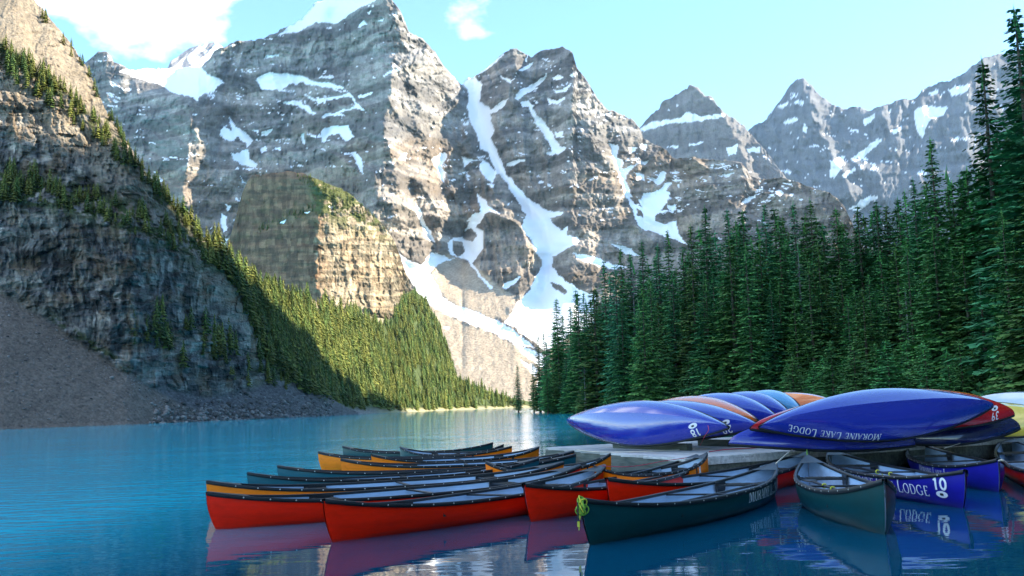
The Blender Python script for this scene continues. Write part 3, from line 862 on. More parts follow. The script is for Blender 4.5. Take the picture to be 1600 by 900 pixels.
me = mesh_np('lake', np.array([[-3000, -300, 0], [3000, -300, 0], [3000, 2600, 0], [-3000, 2600, 0]], float), np.array([[0, 1, 2, 3]]))
me.materials.append(water_material())
lake = tag(link(bpy.data.objects.new('lake', me)), label='turquoise glacial lake with small ripples', kind='structure')
# ------------------------------------------------------------------ conifers
def foliage_material(name, base, var=0.35):
    m, n, l, p = new_mat(name)
    at = N(n, 'ShaderNodeAttribute', attribute_name='tint')
    oi = N(n, 'ShaderNodeObjectInfo')
    v = math_n(n, l, 'MULTIPLY_ADD', oi.outputs['Random'], var * 2, 1 - var)
    c = mixc(n, l, 1.0, at.outputs['Color'], base, 'MULTIPLY')
    hs = N(n, 'ShaderNodeHueSaturation')
    hue = math_n(n, l, 'MULTIPLY_ADD', oi.outputs['Random'], 0.05, 0.475)
    l.new(hue, hs.inputs['Hue']); l.new(v, hs.inputs['Value']); l.new(c, hs.inputs['Color'])
    l.new(hs.outputs['Color'], p.inputs['Base Color'])
    p.inputs['Roughness'].default_value = 0.75
    p.inputs['Specular IOR Level'].default_value = 0.2
    return m


def bark_material(name, colr):
    m, n, l, p = new_mat(name)
    tcn = N(n, 'ShaderNodeTexCoord')
    mp = N(n, 'ShaderNodeMapping'); mp.inputs['Scale'].default_value = (6, 6, 1.2)
    l.new(tcn.outputs['Object'], mp.inputs['Vector'])
    t = N(n, 'ShaderNodeTexNoise'); t.inputs['Scale'].default_value = 2.0; t.inputs['Detail'].default_value = 6
    l.new(mp.outputs['Vector'], t.inputs['Vector'])
    c = ramp(n, l, t.outputs['Fac'], [(0.3, tuple(0.45 * x for x in colr)), (0.7, colr)])
    l.new(c, p.inputs['Base Color']); p.inputs['Roughness'].default_value = 0.95
    bp = N(n, 'ShaderNodeBump'); bp.inputs['Distance'].default_value = 0.03
    l.new(t.outputs['Fac'], bp.inputs['Height']); l.new(bp.outputs['Normal'], p.inputs['Normal'])
    return m


BARK = bark_material('bark', (0.16, 0.12, 0.09))
BARK_GREY = bark_material('grey_bark', (0.26, 0.245, 0.23))
NEEDLE = foliage_material('needles', (1, 1, 1))


def conifer_meshes(name, h, rad, seed, whorls=46, per=9, base=0.06, sparse=0.0, tint=(0.030, 0.085, 0.036), tip=(0.060, 0.130, 0.045), top_pow=0.85, droop=0.30, dead=0.0):
    """trunk mesh and crown mesh of one spruce: whorls of drooping boughs, each bough a fan of small needle sprays"""
    r = np.random.default_rng(seed)
    V = []; F = []; C = []
    nv = 0
    for w in range(whorls):
        u = (w + r.uniform(-0.4, 0.4)) / whorls                     # 0 base .. 1 top
        u = min(max(u, 0.0), 0.995)
        z = h * (base + (1 - base) * u)
        prof = (1 - u) ** top_pow * (0.55 + 0.45 * min(1.0, u * 6 + 0.3))
        L0 = rad * prof + 0.10
        nb = max(3, int(per * (0.5 + 0.5 * (1 - u))))
        ph = r.uniform(0, 6.28)
        bulge = r.uniform(0.84, 1.14)
        for b in range(nb):
            if r.random() < sparse:
                continue
            a = ph + 6.283 * (b + r.uniform(-0.35, 0.35)) / nb
            L = L0 * bulge * r.uniform(0.5, 1.25)
            zb = z + r.uniform(-0.5, 0.5) * h * (1 - base) / whorls
            dr = droop * r.uniform(0.4, 1.5) * (1.15 - u)
            ca, sa = math.cos(a), math.sin(a)
            ns = max(3, int(L / 0.19))
            tone = r.uniform(0.55, 1.3)
            for s in range(ns):
                q = 0.10 + 0.90 * (s + r.uniform(0.0, 0.9)) / ns
                x0 = L * q
                zz = zb - dr * L * q ** 1.3 + 0.18 * L * max(0.0, q - 0.55)
                for sd in (-1, 1):
                    # a twig clothed in needles: a slim kite slanting outwards from the bough, its tip hanging
                    tl = (0.20 + 0.30 * L * (1.0 - 0.75 * q)) * r.uniform(0.7, 1.25)
                    an = r.uniform(0.5, 1.1)
                    dx, dy, dz = math.cos(an) * tl, sd * math.sin(an) * tl, -tl * r.uniform(0.10, 0.55)
                    hw = (0.055 + 0.030 * L) * r.uniform(0.8, 1.4)
                    px_, py_ = -sd * math.sin(an) * hw, math.cos(an) * hw * sd
                    ti = r.uniform(-0.6, 0.6) * hw
                    for (X, Y, Z, k) in ((x0, 0.0, zz + 0.03, 0.45), (x0 + dx * 0.5 + px_, dy * 0.5 + py_ * sd, zz + dz * 0.42 + ti, 0.85), (x0 + dx, dy, zz + dz, 1.0), (x0 + dx * 0.5 - px_, dy * 0.5 - py_ * sd, zz + dz * 0.42 - ti, 0.8)):
                        V.append((X * ca - Y * sa, X * sa + Y * ca, Z))
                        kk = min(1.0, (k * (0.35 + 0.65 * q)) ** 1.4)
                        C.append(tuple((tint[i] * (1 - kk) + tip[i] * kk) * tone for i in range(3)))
                    F.append((nv, nv + 1, nv + 2, nv + 3)); nv += 4
    # leader
    for k in range(5):
        a = k * 1.26
        z = h * (1 - 0.012 * k)
        V += [(0.03 * math.cos(a), 0.03 * math.sin(a), h * 1.02 - 0.2 * k), (0.09 * (k + 1) * 0.5 * math.cos(a), 0.09 * (k + 1) * 0.5 * math.sin(a), z - 0.25 - 0.2 * k),
              (0.08 * (k + 1) * 0.5 * math.cos(a + 0.7), 0.08 * (k + 1) * 0.5 * math.sin(a + 0.7), z - 0.3 - 0.2 * k), (0, 0, z - 0.1 - 0.2 * k)]
        C += [tip] * 4
        F.append((nv, nv + 1, nv + 2, nv + 3)); nv += 4
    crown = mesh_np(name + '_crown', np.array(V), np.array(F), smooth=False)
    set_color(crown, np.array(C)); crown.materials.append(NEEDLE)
    # trunk with short dead snags
    ks = 7; rings = 12
    TV = []; TF = []
    r0 = h * 0.0105 + 0.03
    bend = r.normal(0, 0.12, 2)
    for i in range(rings + 1):
        u = i / rings
        rr = r0 * (1 - 0.93 * u) * (1.35 if i == 0 else 1.0)
        for k in range(ks):
            a = 6.283 * k / ks
            TV.append((rr * math.cos(a) + bend[0] * math.sin(3 * u) * u * (1 - u) * 2, rr * math.sin(a) + bend[1] * math.sin(2.5 * u) * u * (1 - u) * 2, -0.5 + (h + 0.3) * u))
    for i in range(rings):
        for k in range(ks):
            TF.append((i * ks + k, i * ks + (k + 1) % ks, (i + 1) * ks + (k + 1) % ks, (i + 1) * ks + k))
    nsn = int(18 + 90 * dead)
    for k in range(nsn):
        u = r.uniform(0.06, 0.35 + 0.6 * dead); z = h * u; a = r.uniform(0, 6.28); L = r.uniform(0.4, 1.2) * (1 + dead) * (1 - 0.6 * u)
        b = len(TV); w = 0.022
        d = np.array([math.cos(a), math.sin(a), -0.35]); sd = np.array([-math.sin(a), math.cos(a), 0]); s0 = np.array([0, 0, z])
        for pnt in (s0 + sd * w, s0 - sd * w, s0 + d * L):
            TV.append(tuple(pnt))
        TV.append(tuple(s0 + np.array([0, 0, w * 2])))
        TF.append((b, b + 1, b + 2, b + 3))
    trunk = mesh_np(name + '_trunk', np.array(TV), np.array(TF), smooth=True)
    trunk.materials.append(BARK_GREY if dead > 0.3 else BARK)
    return crown, trunk


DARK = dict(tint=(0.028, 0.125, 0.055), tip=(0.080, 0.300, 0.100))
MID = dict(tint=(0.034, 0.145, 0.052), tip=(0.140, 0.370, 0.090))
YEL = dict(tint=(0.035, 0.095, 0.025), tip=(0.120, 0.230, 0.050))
TREES = {
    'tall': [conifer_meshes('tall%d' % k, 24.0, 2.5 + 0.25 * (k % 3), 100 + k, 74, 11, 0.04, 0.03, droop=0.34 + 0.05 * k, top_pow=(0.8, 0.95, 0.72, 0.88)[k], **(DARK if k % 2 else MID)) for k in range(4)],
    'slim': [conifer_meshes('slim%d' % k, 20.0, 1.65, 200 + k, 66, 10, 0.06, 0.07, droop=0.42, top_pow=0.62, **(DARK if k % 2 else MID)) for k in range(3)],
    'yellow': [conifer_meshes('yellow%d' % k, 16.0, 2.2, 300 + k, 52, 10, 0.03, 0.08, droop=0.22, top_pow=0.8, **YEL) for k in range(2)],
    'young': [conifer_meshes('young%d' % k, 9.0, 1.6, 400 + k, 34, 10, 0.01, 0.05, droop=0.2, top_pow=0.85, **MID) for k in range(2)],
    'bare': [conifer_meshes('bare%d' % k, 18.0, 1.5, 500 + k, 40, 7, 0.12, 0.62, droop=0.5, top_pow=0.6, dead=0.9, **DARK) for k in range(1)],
}
HGT = dict(tall=24.0, slim=20.0, yellow=16.0, young=9.0, bare=18.0)


def tree(kind, k, loc, height, rot, label, group, name='spruce_tree', fat=1.0):
    cr, tr = TREES[kind][k % len(TREES[kind])]
    s = height / HGT[kind]
    e = link(bpy.data.objects.new(name, None))
    e.empty_display_size = 0.5
    fat *= 1.34
    e.location = loc; e.rotation_euler = (0, 0, rot); e.scale = (s * fat, s * fat, s)
    tag(e, label, 'tree', group)
    for nm, me in (('crown', cr), ('trunk', tr)):
        c = link(bpy.data.objects.new(nm, me)); c.parent = e
    return e


# ------------------------------------------------------------------ the wooded right bank
def bank_x(y):
    """shoreline of the right bank"""
    return np.interp(y, [-40, 0, 26, 45, 80, 120, 184, 250, 300, 420], [34, 32, 27, 26, 20, 14.5, 10.0, 8.0, 30, 140])


def bank_z(x, y):
    d = x - bank_x(y)
    z = np.where(d < 0, np.maximum(-1.0, d * 0.4), np.minimum(0.5, d * 0.35) + np.clip(d - 1, 0, 400) * 0.10 + np.clip(d - 30, 0, 400) * 0.28)
    return z + 0.35 * (fbm(x / 6.0, y / 6.0, 411, 3) - 0.5) * np.clip(d / 3, 0, 1)


by = np.concatenate([np.linspace(-60, 200, 170), np.linspace(202, 430, 70)])
bu = np.linspace(0, 1, 90) ** 2
BY, BU = np.meshgrid(by, bu, indexing='ij')
BX = bank_x(BY) - 4 + 300 * BU
BZ = bank_z(BX, BY)
me = mesh_np('right_bank', np.stack([BX, BY, BZ], -1).reshape(-1, 3), grid_faces(len(by), len(bu))[:, ::-1])
gcol = np.array([0.060, 0.075, 0.032]) * (0.5 + fbm(BX / 2.5, BY / 2.5, 413, 4))[..., None]
near = sstep(1.2, 0.2, BX - bank_x(BY))[..., None]
gcol = gcol * (1 - near) + np.array([0.20, 0.18, 0.15]) * near
set_color(me, gcol.reshape(-1, 3))
me.materials.append(rock_material('mossy_ground', 0.9, 0.5, 8.0))
tag(link(bpy.data.objects.new('right_bank', me)), label='mossy wooded right bank', kind='structure')

r_ = np.random.default_rng(11)


n_tree = 0


def put_tree(px, py_top, d, kind, k, label, group, fat=1.0):
    """a tree whose tip shows at (px, py_top), standing on the bank d metres away"""
    global n_tree
    n_tree += 1
    P = at_y(px, py_top, d)
    zb = float(bank_z(np.array(P[0]), np.array(d)))
    if float(P[0]) < float(bank_x(d)) + 0.3:
        zb = max(zb, 0.2)
    H = float(P[2]) - zb
    return tree(kind, k, (float(P[0]), float(d), zb - 0.15), H / 1.02, r_.uniform(0, 6.28), label, group, fat=fat)


SEG = ((930, 'beside the open water left of the canoe pile'), (1060, 'above the canoe numbered 18'), (1150, 'above the right end of the canoe numbered 18'), (1230, 'above the gap between the two piles'),
       (1330, 'above the left half of the big lettered canoe'), (1440, 'above the middle of the big lettered canoe'), (1540, 'above the right end of the big lettered canoe'), (9999, 'above the yellow canoe'))


def seg_label(px, text, grp):
    for lim, where in SEG:
        if px < lim:
            return text + ' ' + where, grp + ' ' + where


G_FRONT = 'tall spruces along the right bank'
L_FRONT = 'tall dark green spruce in the wood behind the overturned canoes'
# the ones that stand out
put_tree(1583, -4, 58, 'tall', 1, 'tallest dark spruce at the right edge, its tip at the top of the picture', G_FRONT, 1.15)
put_tree(1533, 80, 66, 'tall', 3, 'second tallest spruce, just left of the tallest one at the right edge', G_FRONT, 1.1)
put_tree(1452, 206, 84, 'tall', 0, 'tall narrow topped spruce rising above the wood left of the two tallest', G_FRONT, 1.0)
put_tree(1478, 252, 92, 'bare', 0, 'thin half bare spruce with grey branches right of the narrow topped tall spruce', G_FRONT, 1.2)
put_tree(808, 568, 245, 'slim', 1, 'lone small dark spruce at the tip of the point beside the lake', None, 1.0)
put_tree(832, 566, 236, 'slim', 0, 'slim small spruce second from the tip of the point', None, 1.0)
put_tree(1003, 440, 104, 'yellow', 0, 'yellowish green spruce in front of darker trees left of the canoe pile', None, 0.9)
put_tree(1277, 372, 92, 'yellow', 1, 'yellow green spruce in the middle of the wood', None, 0.9)
put_tree(1215, 330, 100, 'tall', 2, 'broad bluish green spruce in the front row of the wood', None, 1.0)
put_tree(912, 560, 150, 'bare', 0, 'grey bare twisted spruce at the water edge left of the wood', None, 1.5)
tops = [(841, 521, 215), (850, 515, 210), (868, 462, 190), (878, 487, 200), (899, 449, 175), (911, 453, 180), (929, 445, 168), (944, 402, 158), (969, 381, 148), (985, 390, 152),
        (1004, 371, 140), (1027, 375, 142), (1043, 352, 132), (1064, 379, 136), (1080, 345, 130), (1100, 313, 122), (1118, 356, 128), (1134, 320, 122), (1148, 337, 126), (1159, 322, 120),
        (1182, 343, 122), (1195, 311, 114), (1209, 318, 116), (1239, 308, 112), (1263, 304, 110), (1285, 345, 114), (1307, 318, 110), (1320, 360, 112), (1338, 315, 106), (1366, 306, 104),
        (1385, 313, 106), (1400, 300, 98), (1413, 290, 96), (1427, 271, 92), (1440, 300, 95), (1500, 266, 88), (1514, 300, 80), (1556, 190, 70), (1600, 60, 62), (1618, 30, 60), (1650, 40, 56), (1570, 250, 76), (1545, 300, 78)]
for i, (px, py, d) in enumerate(tops):
    kd = 'slim' if (i % 3 == 1 and px < 1380) else 'tall'
    put_tree(px + r_.uniform(-2, 2), py, d, kd, i, *seg_label(px, 'tall front row spruce', 'tall spruces'), r_.uniform(0.85, 1.15))
# lower trees in front, and the ranks behind
mid = pl([(840, 560), (900, 490), (960, 440), (1040, 420), (1120, 400), (1250, 400), (1380, 390), (1480, 370), (1600, 300), (1680, 250)])
topl = pl([(840, 525), (870, 480), (945, 415), (1040, 372), (1110, 335), (1260, 320), (1400, 305), (1460, 262), (1540, 210), (1600, 90), (1700, 60)])
dist = pl([(840, 205), (900, 168), (970, 138), (1100, 112), (1250, 98), (1400, 86), (1500, 74), (1600, 58), (1700, 50)])
G_IN = 'spruces of middle height inside the right bank wood'; L_IN = 'green spruce of middle height among taller spruces on the right bank'
for i in range(78):
    px = 846 + (i + r_.uniform(0, 1)) / 78 * 820
    d = dist(px) * r_.uniform(0.86, 1.12)
    py = mid(px) + r_.uniform(-40, 70)
    put_tree(px, py, d, ('slim', 'tall', 'yellow', 'tall', 'slim')[i % 5] if r_.random() < 0.96 else 'bare', i, *seg_label(px, 'middle height spruce inside the wood', 'middle spruces'), r_.uniform(0.9, 1.3))
G_BK = 'spruces deep in the right bank wood'; L_BK = 'dark spruce deep in the wood, half hidden behind the front trees of the right bank'
for i in range(60):
    px = 850 + (i + r_.uniform(0, 1)) / 60 * 840
    d = dist(px) * r_.uniform(1.12, 1.4)
    py = topl(px) + r_.uniform(2, 50)
    put_tree(px, py, d, ('tall', 'slim')[i % 2], i, *seg_label(px, 'half hidden spruce deep in the wood', 'deep spruces'), r_.uniform(1.0, 1.4))
G_YG = 'young spruces along the water edge'; L_YG = 'young low spruce at the foot of the right bank wood'
for i in range(60):
    px = 845 + (i + r_.uniform(0, 1)) / 60 * 830
    d = dist(px) * r_.uniform(0.72, 0.9)
    d = min(d, 240)
    x = float(at_y(px, 600, d)[0])
    if x < float(bank_x(d)) + 0.5:
        d = dist(px) * 0.97
    py = np.interp(px, [840, 950, 1200, 1600], [606, 585, 566, 520]) + r_.uniform(-28, 28)
    put_tree(px, py, d, 'young', i, *seg_label(px, 'low young spruce at the water edge', 'young spruces'), r_.uniform(1.0, 1.6))

# ------------------------------------------------------------------ far woods on the left shore and at the end of the lake
FAR_T = []


def scatter(layer, n, poly, h0, h1, seed, keep=None):
    r = np.random.default_rng(seed)
    P = np.array(poly, float); lo = P.min(0); hi = P.max(0)
    px = r.uniform(lo[0], hi[0], n * 6); py = r.uniform(lo[1], hi[1], n * 6)
    ok = in_poly(px, py, poly)
    if keep is not None:
        ok &= keep(px, py, r)
    px, py = px[ok][:n], py[ok][:n]
    W = on_layer(layer, px, py)
    for p, a in zip(W, r.uniform(h0, h1, len(W))):
        g = float(fbm(np.array(p[0] / 38.0), np.array(p[1] / 50.0), 631, 2)); a = a * (0.55 + 0.9 * g)
        if layer == 'wooded_slope' and float(fbm(np.array(p[0] / 7.0), np.array(p[1] / 20.0), 633, 2)) > 0.74:
            continue
        if p[2] > 0.6:
            FAR_T.append((p[0], p[1], p[2] - 0.3, a, layer))


fs = [(385, 432), (415, 455), (452, 474), (482, 470), (520, 486), (560, 500), (610, 508), (632, 470), (648, 460), (668, 480), (690, 520), (704, 560), (716, 594), (740, 606), (775, 618), (805, 628), (830, 634), (800, 637), (700, 640), (600, 642), (560, 640), (520, 630), (470, 620), (430, 560), (400, 500)]
clear = lambda px, py, r: (py > 496 - (px < 470) * 40 + (px > 600) * -60) | (r.random(px.shape) < 0.25)
scatter('wooded_slope', 3300, fs, 5.0, 13.0, 601, clear)
scatter('left_mountainside', 260, [(-60, 40), (0, 68), (60, 108), (120, 160), (190, 222), (250, 290), (330, 380), (318, 384), (240, 312), (180, 252), (110, 190), (50, 150), (0, 112), (-60, 90)], 4.0, 7.5, 603)
scatter('left_mountainside', 110, [(60, 8), (100, 55), (150, 135), (190, 208), (250, 292), (330, 382), (322, 384), (240, 292), (180, 210), (140, 135), (92, 62), (50, 12)], 3.0, 6.0, 605)
scatter('left_mountainside', 200, [(-80, 255), (0, 272), (60, 286), (150, 304), (260, 345), (325, 380), (390, 445), (380, 452), (300, 398), (240, 384), (150, 340), (60, 322), (0, 312), (-80, 290)], 3.0, 7.0, 607, lambda px, py, r: fbm(px / 16, py / 12, 623, 2) > 0.44)
scatter('left_mountainside', 330, [(330, 380), (378, 424), (410, 468), (432, 492), (470, 560), (520, 622), (470, 614), (420, 570), (395, 520), (370, 460), (335, 400)], 6.0, 11.0, 609)
scatter('left_mountainside', 70, [(195, 520), (240, 500), (300, 510), (380, 530), (430, 570), (490, 618), (440, 612), (380, 606), (340, 612), (320, 596), (290, 575), (235, 545), (200, 535)], 3.5, 9.0, 611, lambda px, py, r: fbm(px / 14, py / 30, 621, 2) > 0.52)
scatter('rock_buttress', 170, [(455, 272), (485, 277), (515, 290), (548, 304), (575, 330), (600, 354), (570, 350), (540, 330), (515, 335), (505, 305), (470, 284)], 3.0, 7.0, 613)
scatter('rock_buttress', 60, [(400, 352), (440, 338), (490, 322), (492, 332), (440, 352), (405, 364)], 3.0, 6.0, 615)
FAR_T.sort(key=lambda t: (t[0] ** 2 + t[1] ** 2) / t[3] ** 2)          # largest in the picture first
N_IND = max(0, 298 - n_tree)


def small_conifer(seed, tint, tip):
    r = np.random.default_rng(seed)
    V = []; F = []; C = []
    for w in range(9):
        u = w / 9.0
        z1 = 0.06 + 0.94 * u; R = 0.225 * (1 - u) ** 0.85 + 0.012
        nb = 6 if w < 6 else 4
        ph = r.uniform(0, 6.28)
        for b in range(nb):
            a = ph + 6.283 * b / nb + r.uniform(-0.25, 0.25); L = R * r.uniform(0.65, 1.25); dz = r.uniform(0.05, 0.10)
            n0 = len(V); tn = r.uniform(0.6, 1.2)
            for (q, da, zz, k) in ((0.0, 0, z1 + 0.075, 0.3), (0.8, -0.42, z1 - dz * 0.6, 0.8), (1.05, 0.0, z1 - dz, 1.0), (0.8, 0.42, z1 - dz * 0.6, 0.8)):
                V.append((L * q * math.cos(a + da), L * q * math.sin(a + da), zz)); C.append([(tint[i] * (1 - k) + tip[i] * k) * tn for i in range(3)])
            F.append((n0, n0 + 1, n0 + 2, n0 + 3))
    return np.array(V), np.array(F), np.array(C)


SC = [small_conifer(700 + k, (0.018, 0.034, 0.010), ((0.15, 0.175, 0.036), (0.095, 0.145, 0.034), (0.185, 0.19, 0.040))[k]) for k in range(3)]  # inner needles tinted darker, painting shade into the gaps
far_meshes = []
for V, F, C in SC:
    me = mesh_np('small_spruce', V, F, smooth=False); set_color(me, C); me.materials.append(NEEDLE)
    far_meshes.append(me)
tv, tf = [], []
for i in range(5):
    tv += [(0.012 * math.cos(i * 1.2566), 0.012 * math.sin(i * 1.2566), -0.03)]
for i in range(5):
    tv += [(0.003 * math.cos(i * 1.2566), 0.003 * math.sin(i * 1.2566), 0.9)]
far_trunk = mesh_np('small_trunk', np.array(tv), np.array([(i, (i + 1) % 5, 5 + (i + 1) % 5, 5 + i) for i in range(5)])); far_trunk.materials.append(BARK)
r_ = np.random.default_rng(21)
for i, (x, y, z, h, layer) in enumerate(FAR_T[:N_IND]):
    lab, grp = {'left_mountainside': ('small spruce clinging to the cliff above the left shore', 'spruces on the left mountainside'),
                'wooded_slope': ('spruce in the wood at the end of the lake', 'spruces at the end of the lake'),
                'rock_buttress': ('small spruce on the rock buttress', 'spruces on the buttress')}[layer]
    e = link(bpy.data.objects.new('spruce_tree', None)); e.empty_display_size = 0.5
    e.location = (x, y, z); e.scale = (h, h, h); e.rotation_euler = (0, 0, r_.uniform(0, 6.28))
    tag(e, lab, 'tree', grp)
    for nm, m_ in (('crown', far_meshes[i % 3]), ('trunk', far_trunk)):
        c = link(bpy.data.objects.new(nm, m_)); c.parent = e
rest = FAR_T[N_IND:]
Vs, Fs, Cs = [], [], []
off = 0
for i, (x, y, z, h, layer) in enumerate(rest):
    V, F, C = SC[i % 3]
    a = r_.uniform(0, 6.28); w = h * r_.uniform(0.85, 1.25); ca, sa = math.cos(a), math.sin(a)
    Vs.append(np.stack([(V[:, 0] * ca - V[:, 1] * sa) * w + x, (V[:, 0] * sa + V[:, 1] * ca) * w + y, V[:, 2] * h + z], -1))
    Fs.append(F + off); Cs.append(C * r_.uniform(0.7, 1.25)); off += len(V)
me = mesh_np('far_spruce_wood', np.concatenate(Vs), np.concatenate(Fs), smooth=False)
set_color(me, np.concatenate(Cs)); me.materials.append(NEEDLE)
tag(link(bpy.data.objects.new('far_spruce_wood', me)), 'dense far spruce wood on the slope at the end of the lake', 'wood', None, 'stuff')

# ------------------------------------------------------------------ shrubs along the right bank, stones along the left shore
r_ = np.random.default_rng(51)
V = []; F = []; C = []
for i in range(620):
    y = 30 + 215 * r_.random() ** 1.1; x = float(bank_x(y)) + 0.3 + abs(r_.normal(0, 2.2)) + (0 if r_.random() < 0.6 else r_.uniform(0, 16))
    z = float(bank_z(np.array(x), np.array(y))); R = r_.uniform(0.5, 1.5); tn = r_.uniform(0.6, 1.3); yl = r_.random() < 0.3
    for k in range(34):
        a = r_.uniform(0, 6.28); e = r_.uniform(0.05, 1.0); q = R * r_.uniform(0.45, 1.0)
        c = np.array([x + q * math.cos(a) * math.sqrt(1 - e * e * 0.8), y + q * math.sin(a) * math.sqrt(1 - e * e * 0.8), z + q * e])
        u = r_.normal(0, 1, 3); u /= np.linalg.norm(u); v = np.cross(u, r_.normal(0, 1, 3)); v /= np.linalg.norm(v); s_ = R * r_.uniform(0.10, 0.2)
        n0 = len(V)
        V += [c - u * s_, c + v * s_ * 0.6, c + u * s_, c - v * s_ * 0.6]
        cc = np.array([0.060, 0.165, 0.045]) if yl else np.array([0.030, 0.110, 0.040])
        C += [cc * tn * r_.uniform(0.7, 1.2)] * 4
        F.append((n0, n0 + 1, n0 + 2, n0 + 3))
me = mesh_np('undergrowth', np.array(V), np.array(F), smooth=False)
set_color(me, np.array(C)); me.materials.append(NEEDLE)
tag(link(bpy.data.objects.new('undergrowth', me)), 'low green shrubs along the right bank under the spruces', 'shrubs', None, 'stuff')

bm = bmesh.new(); bmesh.ops.create_icosphere(bm, subdivisions=1, radius=1.0)
IV = np.array([v.co for v in bm.verts]); IF = np.array([[v.index for v in f.verts] for f in bm.faces]); bm.free()
sx = np.concatenate([r_.uniform(-180, 340, 1500), r_.uniform(240, 520, 1500)])
sy = np.where(np.arange(3000) < 1500, SCREE(sx) + 3 + np.abs(r_.normal(0, 1, 3000)) * np.maximum(shore_y(sx) - SCREE(sx), 4) * 0.55, shore_y(sx) - np.abs(r_.normal(0, 16, 3000)))
sy = np.minimum(sy, shore_y(sx) - 0.4)
W_ = on_layer('left_mountainside', sx, sy)
Vs, Fs, Cs = [], [], []
for i, p in enumerate(W_):
    R = (0.10 + 0.30 * r_.random() ** 4) if i < 1500 else (0.22 + 0.8 * r_.random() ** 4)
    if r_.random() < 0.012:
        R *= 2.0
    J = IV * (1 + r_.uniform(-0.28, 0.28, (len(IV), 1))) * np.array([r_.uniform(0.7, 1.4), r_.uniform(0.7, 1.3), r_.uniform(0.5, 0.9)]) * R
    Vs.append(J + p + np.array([0, 0, R * 0.2])); Fs.append(IF + i * len(IV))
    Cs.append(np.tile(np.array([0.175, 0.16, 0.15]) * r_.uniform(0.45, 1.9), (len(IV), 1)))
me = mesh_np('scree_stones', np.concatenate(Vs), np.concatenate(Fs), smooth=False)
set_color(me, np.concatenate(Cs)); me.materials.append(rock_material('loose_stone', 0.8, 0.4, 6.0))
tag(link(bpy.data.objects.new('scree_stones', me)), 'loose grey stones on the scree and along the left shore', 'stones', None, 'stuff')
# ------------------------------------------------------------------ canoes
def plastic(name, colr, rough=0.28, dirt=0.25, coat=0.06, grime=False):
    m, n, l, p = new_mat(name)
    tcn = N(n, 'ShaderNodeTexCoord')
    t = N(n, 'ShaderNodeTexNoise'); t.inputs['Scale'].default_value = 3.0; t.inputs['Detail'].default_value = 6; t.inputs['Roughness'].default_value = 0.65
    mp = N(n, 'ShaderNodeMapping'); mp.inputs['Scale'].default_value = (0.35, 2.0, 2.5)
    l.new(tcn.outputs['Object'], mp.inputs['Vector']); l.new(mp.outputs['Vector'], t.inputs['Vector'])
    k = ramp(n, l, t.outputs['Fac'], [(0.3, 1 - dirt), (0.55, 1.0), (0.8, 1.0 + dirt * 0.4)])
    c = mixc(n, l, 1.0, colr, k, 'MULTIPLY')
    # long fine scuffs along the hull
    mp2 = N(n, 'ShaderNodeMapping'); mp2.inputs['Scale'].default_value = (1.2, 45.0, 45.0)
    l.new(tcn.outputs['Object'], mp2.inputs['Vector'])
    t2 = N(n, 'ShaderNodeTexNoise'); t2.inputs['Scale'].default_value = 1.0; t2.inputs['Detail'].default_value = 3
    l.new(mp2.outputs['Vector'], t2.inputs['Vector'])
    sc = ramp(n, l, t2.outputs['Fac'], [(0.0, 0.0), (0.68, 0.0), (0.76, 0.09 if coat < 0.5 else 0.22), (1.0, 0.13 if coat < 0.5 else 0.30)])
    c = mixc(n, l, sc, c, tuple(0.6 * x + 0.18 for x in colr))
    # grime along the waterline
    sz = N(n, 'ShaderNodeSeparateXYZ'); l.new(tcn.outputs['Object'], sz.inputs[0])
    gz = math_n(n, l, 'MULTIPLY_ADD', t.outputs['Fac'], 0.16, sz.outputs[2])
    gr = ramp(n, l, gz, [(0.0, 0.5), (0.19, 0.5), (0.225, 0.0), (1.0, 0.0)])
    if grime:
        c = mixc(n, l, gr, c, tuple(0.45 * x + 0.02 for x in colr))
    l.new(c, p.inputs['Base Color'])
    r = ramp(n, l, t.outputs['Fac'], [(0.3, rough + 0.12), (0.7, rough)])
    l.new(r, p.inputs['Roughness'])
    p.inputs['Specular IOR Level'].default_value = 0.18 if coat < 0.5 else 0.5
    p.inputs['Coat Weight'].default_value = coat; p.inputs['Coat Roughness'].default_value = 0.05
    return m


PAINT = {
    'red': plastic('red_plastic', (0.95, 0.018, 0.002), grime=True), 'orange': plastic('orange_plastic', (0.95, 0.20, 0.004), grime=True),
    'green': plastic('green_plastic', (0.004, 0.050, 0.056), grime=True), 'blue': plastic('blue_plastic', (0.016, 0.014, 0.30), grime=True),
    'yellow': plastic('yellow_plastic', (0.78, 0.60, 0.06), grime=True), 'teal': plastic('teal_plastic', (0.008, 0.09, 0.12), grime=True), 'sky': plastic('light_blue_plastic', (0.12, 0.38, 0.60), grime=True),
    'navy': plastic('navy_plastic', (0.008, 0.016, 0.10), grime=True), 'pale': plastic('pale_plastic', (0.55, 0.62, 0.66), grime=True),
}
GLOSS = {k: plastic(k + '_gloss_plastic', c, 0.20, 0.15, 1.0) for k, c in (('red', (0.60, 0.008, 0.012)), ('orange', (0.80, 0.18, 0.02)), ('blue', (0.014, 0.030, 0.36)), ('yellow', (0.78, 0.60, 0.06)),
                                                                  ('sky', (0.08, 0.30, 0.55)), ('navy', (0.008, 0.014, 0.09)), ('pale', (0.55, 0.62, 0.66)))}
INSIDE = plastic('grey_lining', (0.46, 0.60, 0.77), 0.45, 0.3)
TRIM = plastic('black_vinyl', (0.022, 0.026, 0.030), 0.38, 0.4)
WEB = plastic('seat_webbing', (0.040, 0.036, 0.030), 0.7, 0.6)
WHITE = plastic('white_print', (0.86, 0.86, 0.88), 0.5, 0.05)
BLACKP = plastic('dark_print', (0.03, 0.035, 0.04), 0.5, 0.05)
STEEL = plastic('rivet_metal', (0.62, 0.62, 0.60), 0.35, 0.1)
DRAFT = 0.09


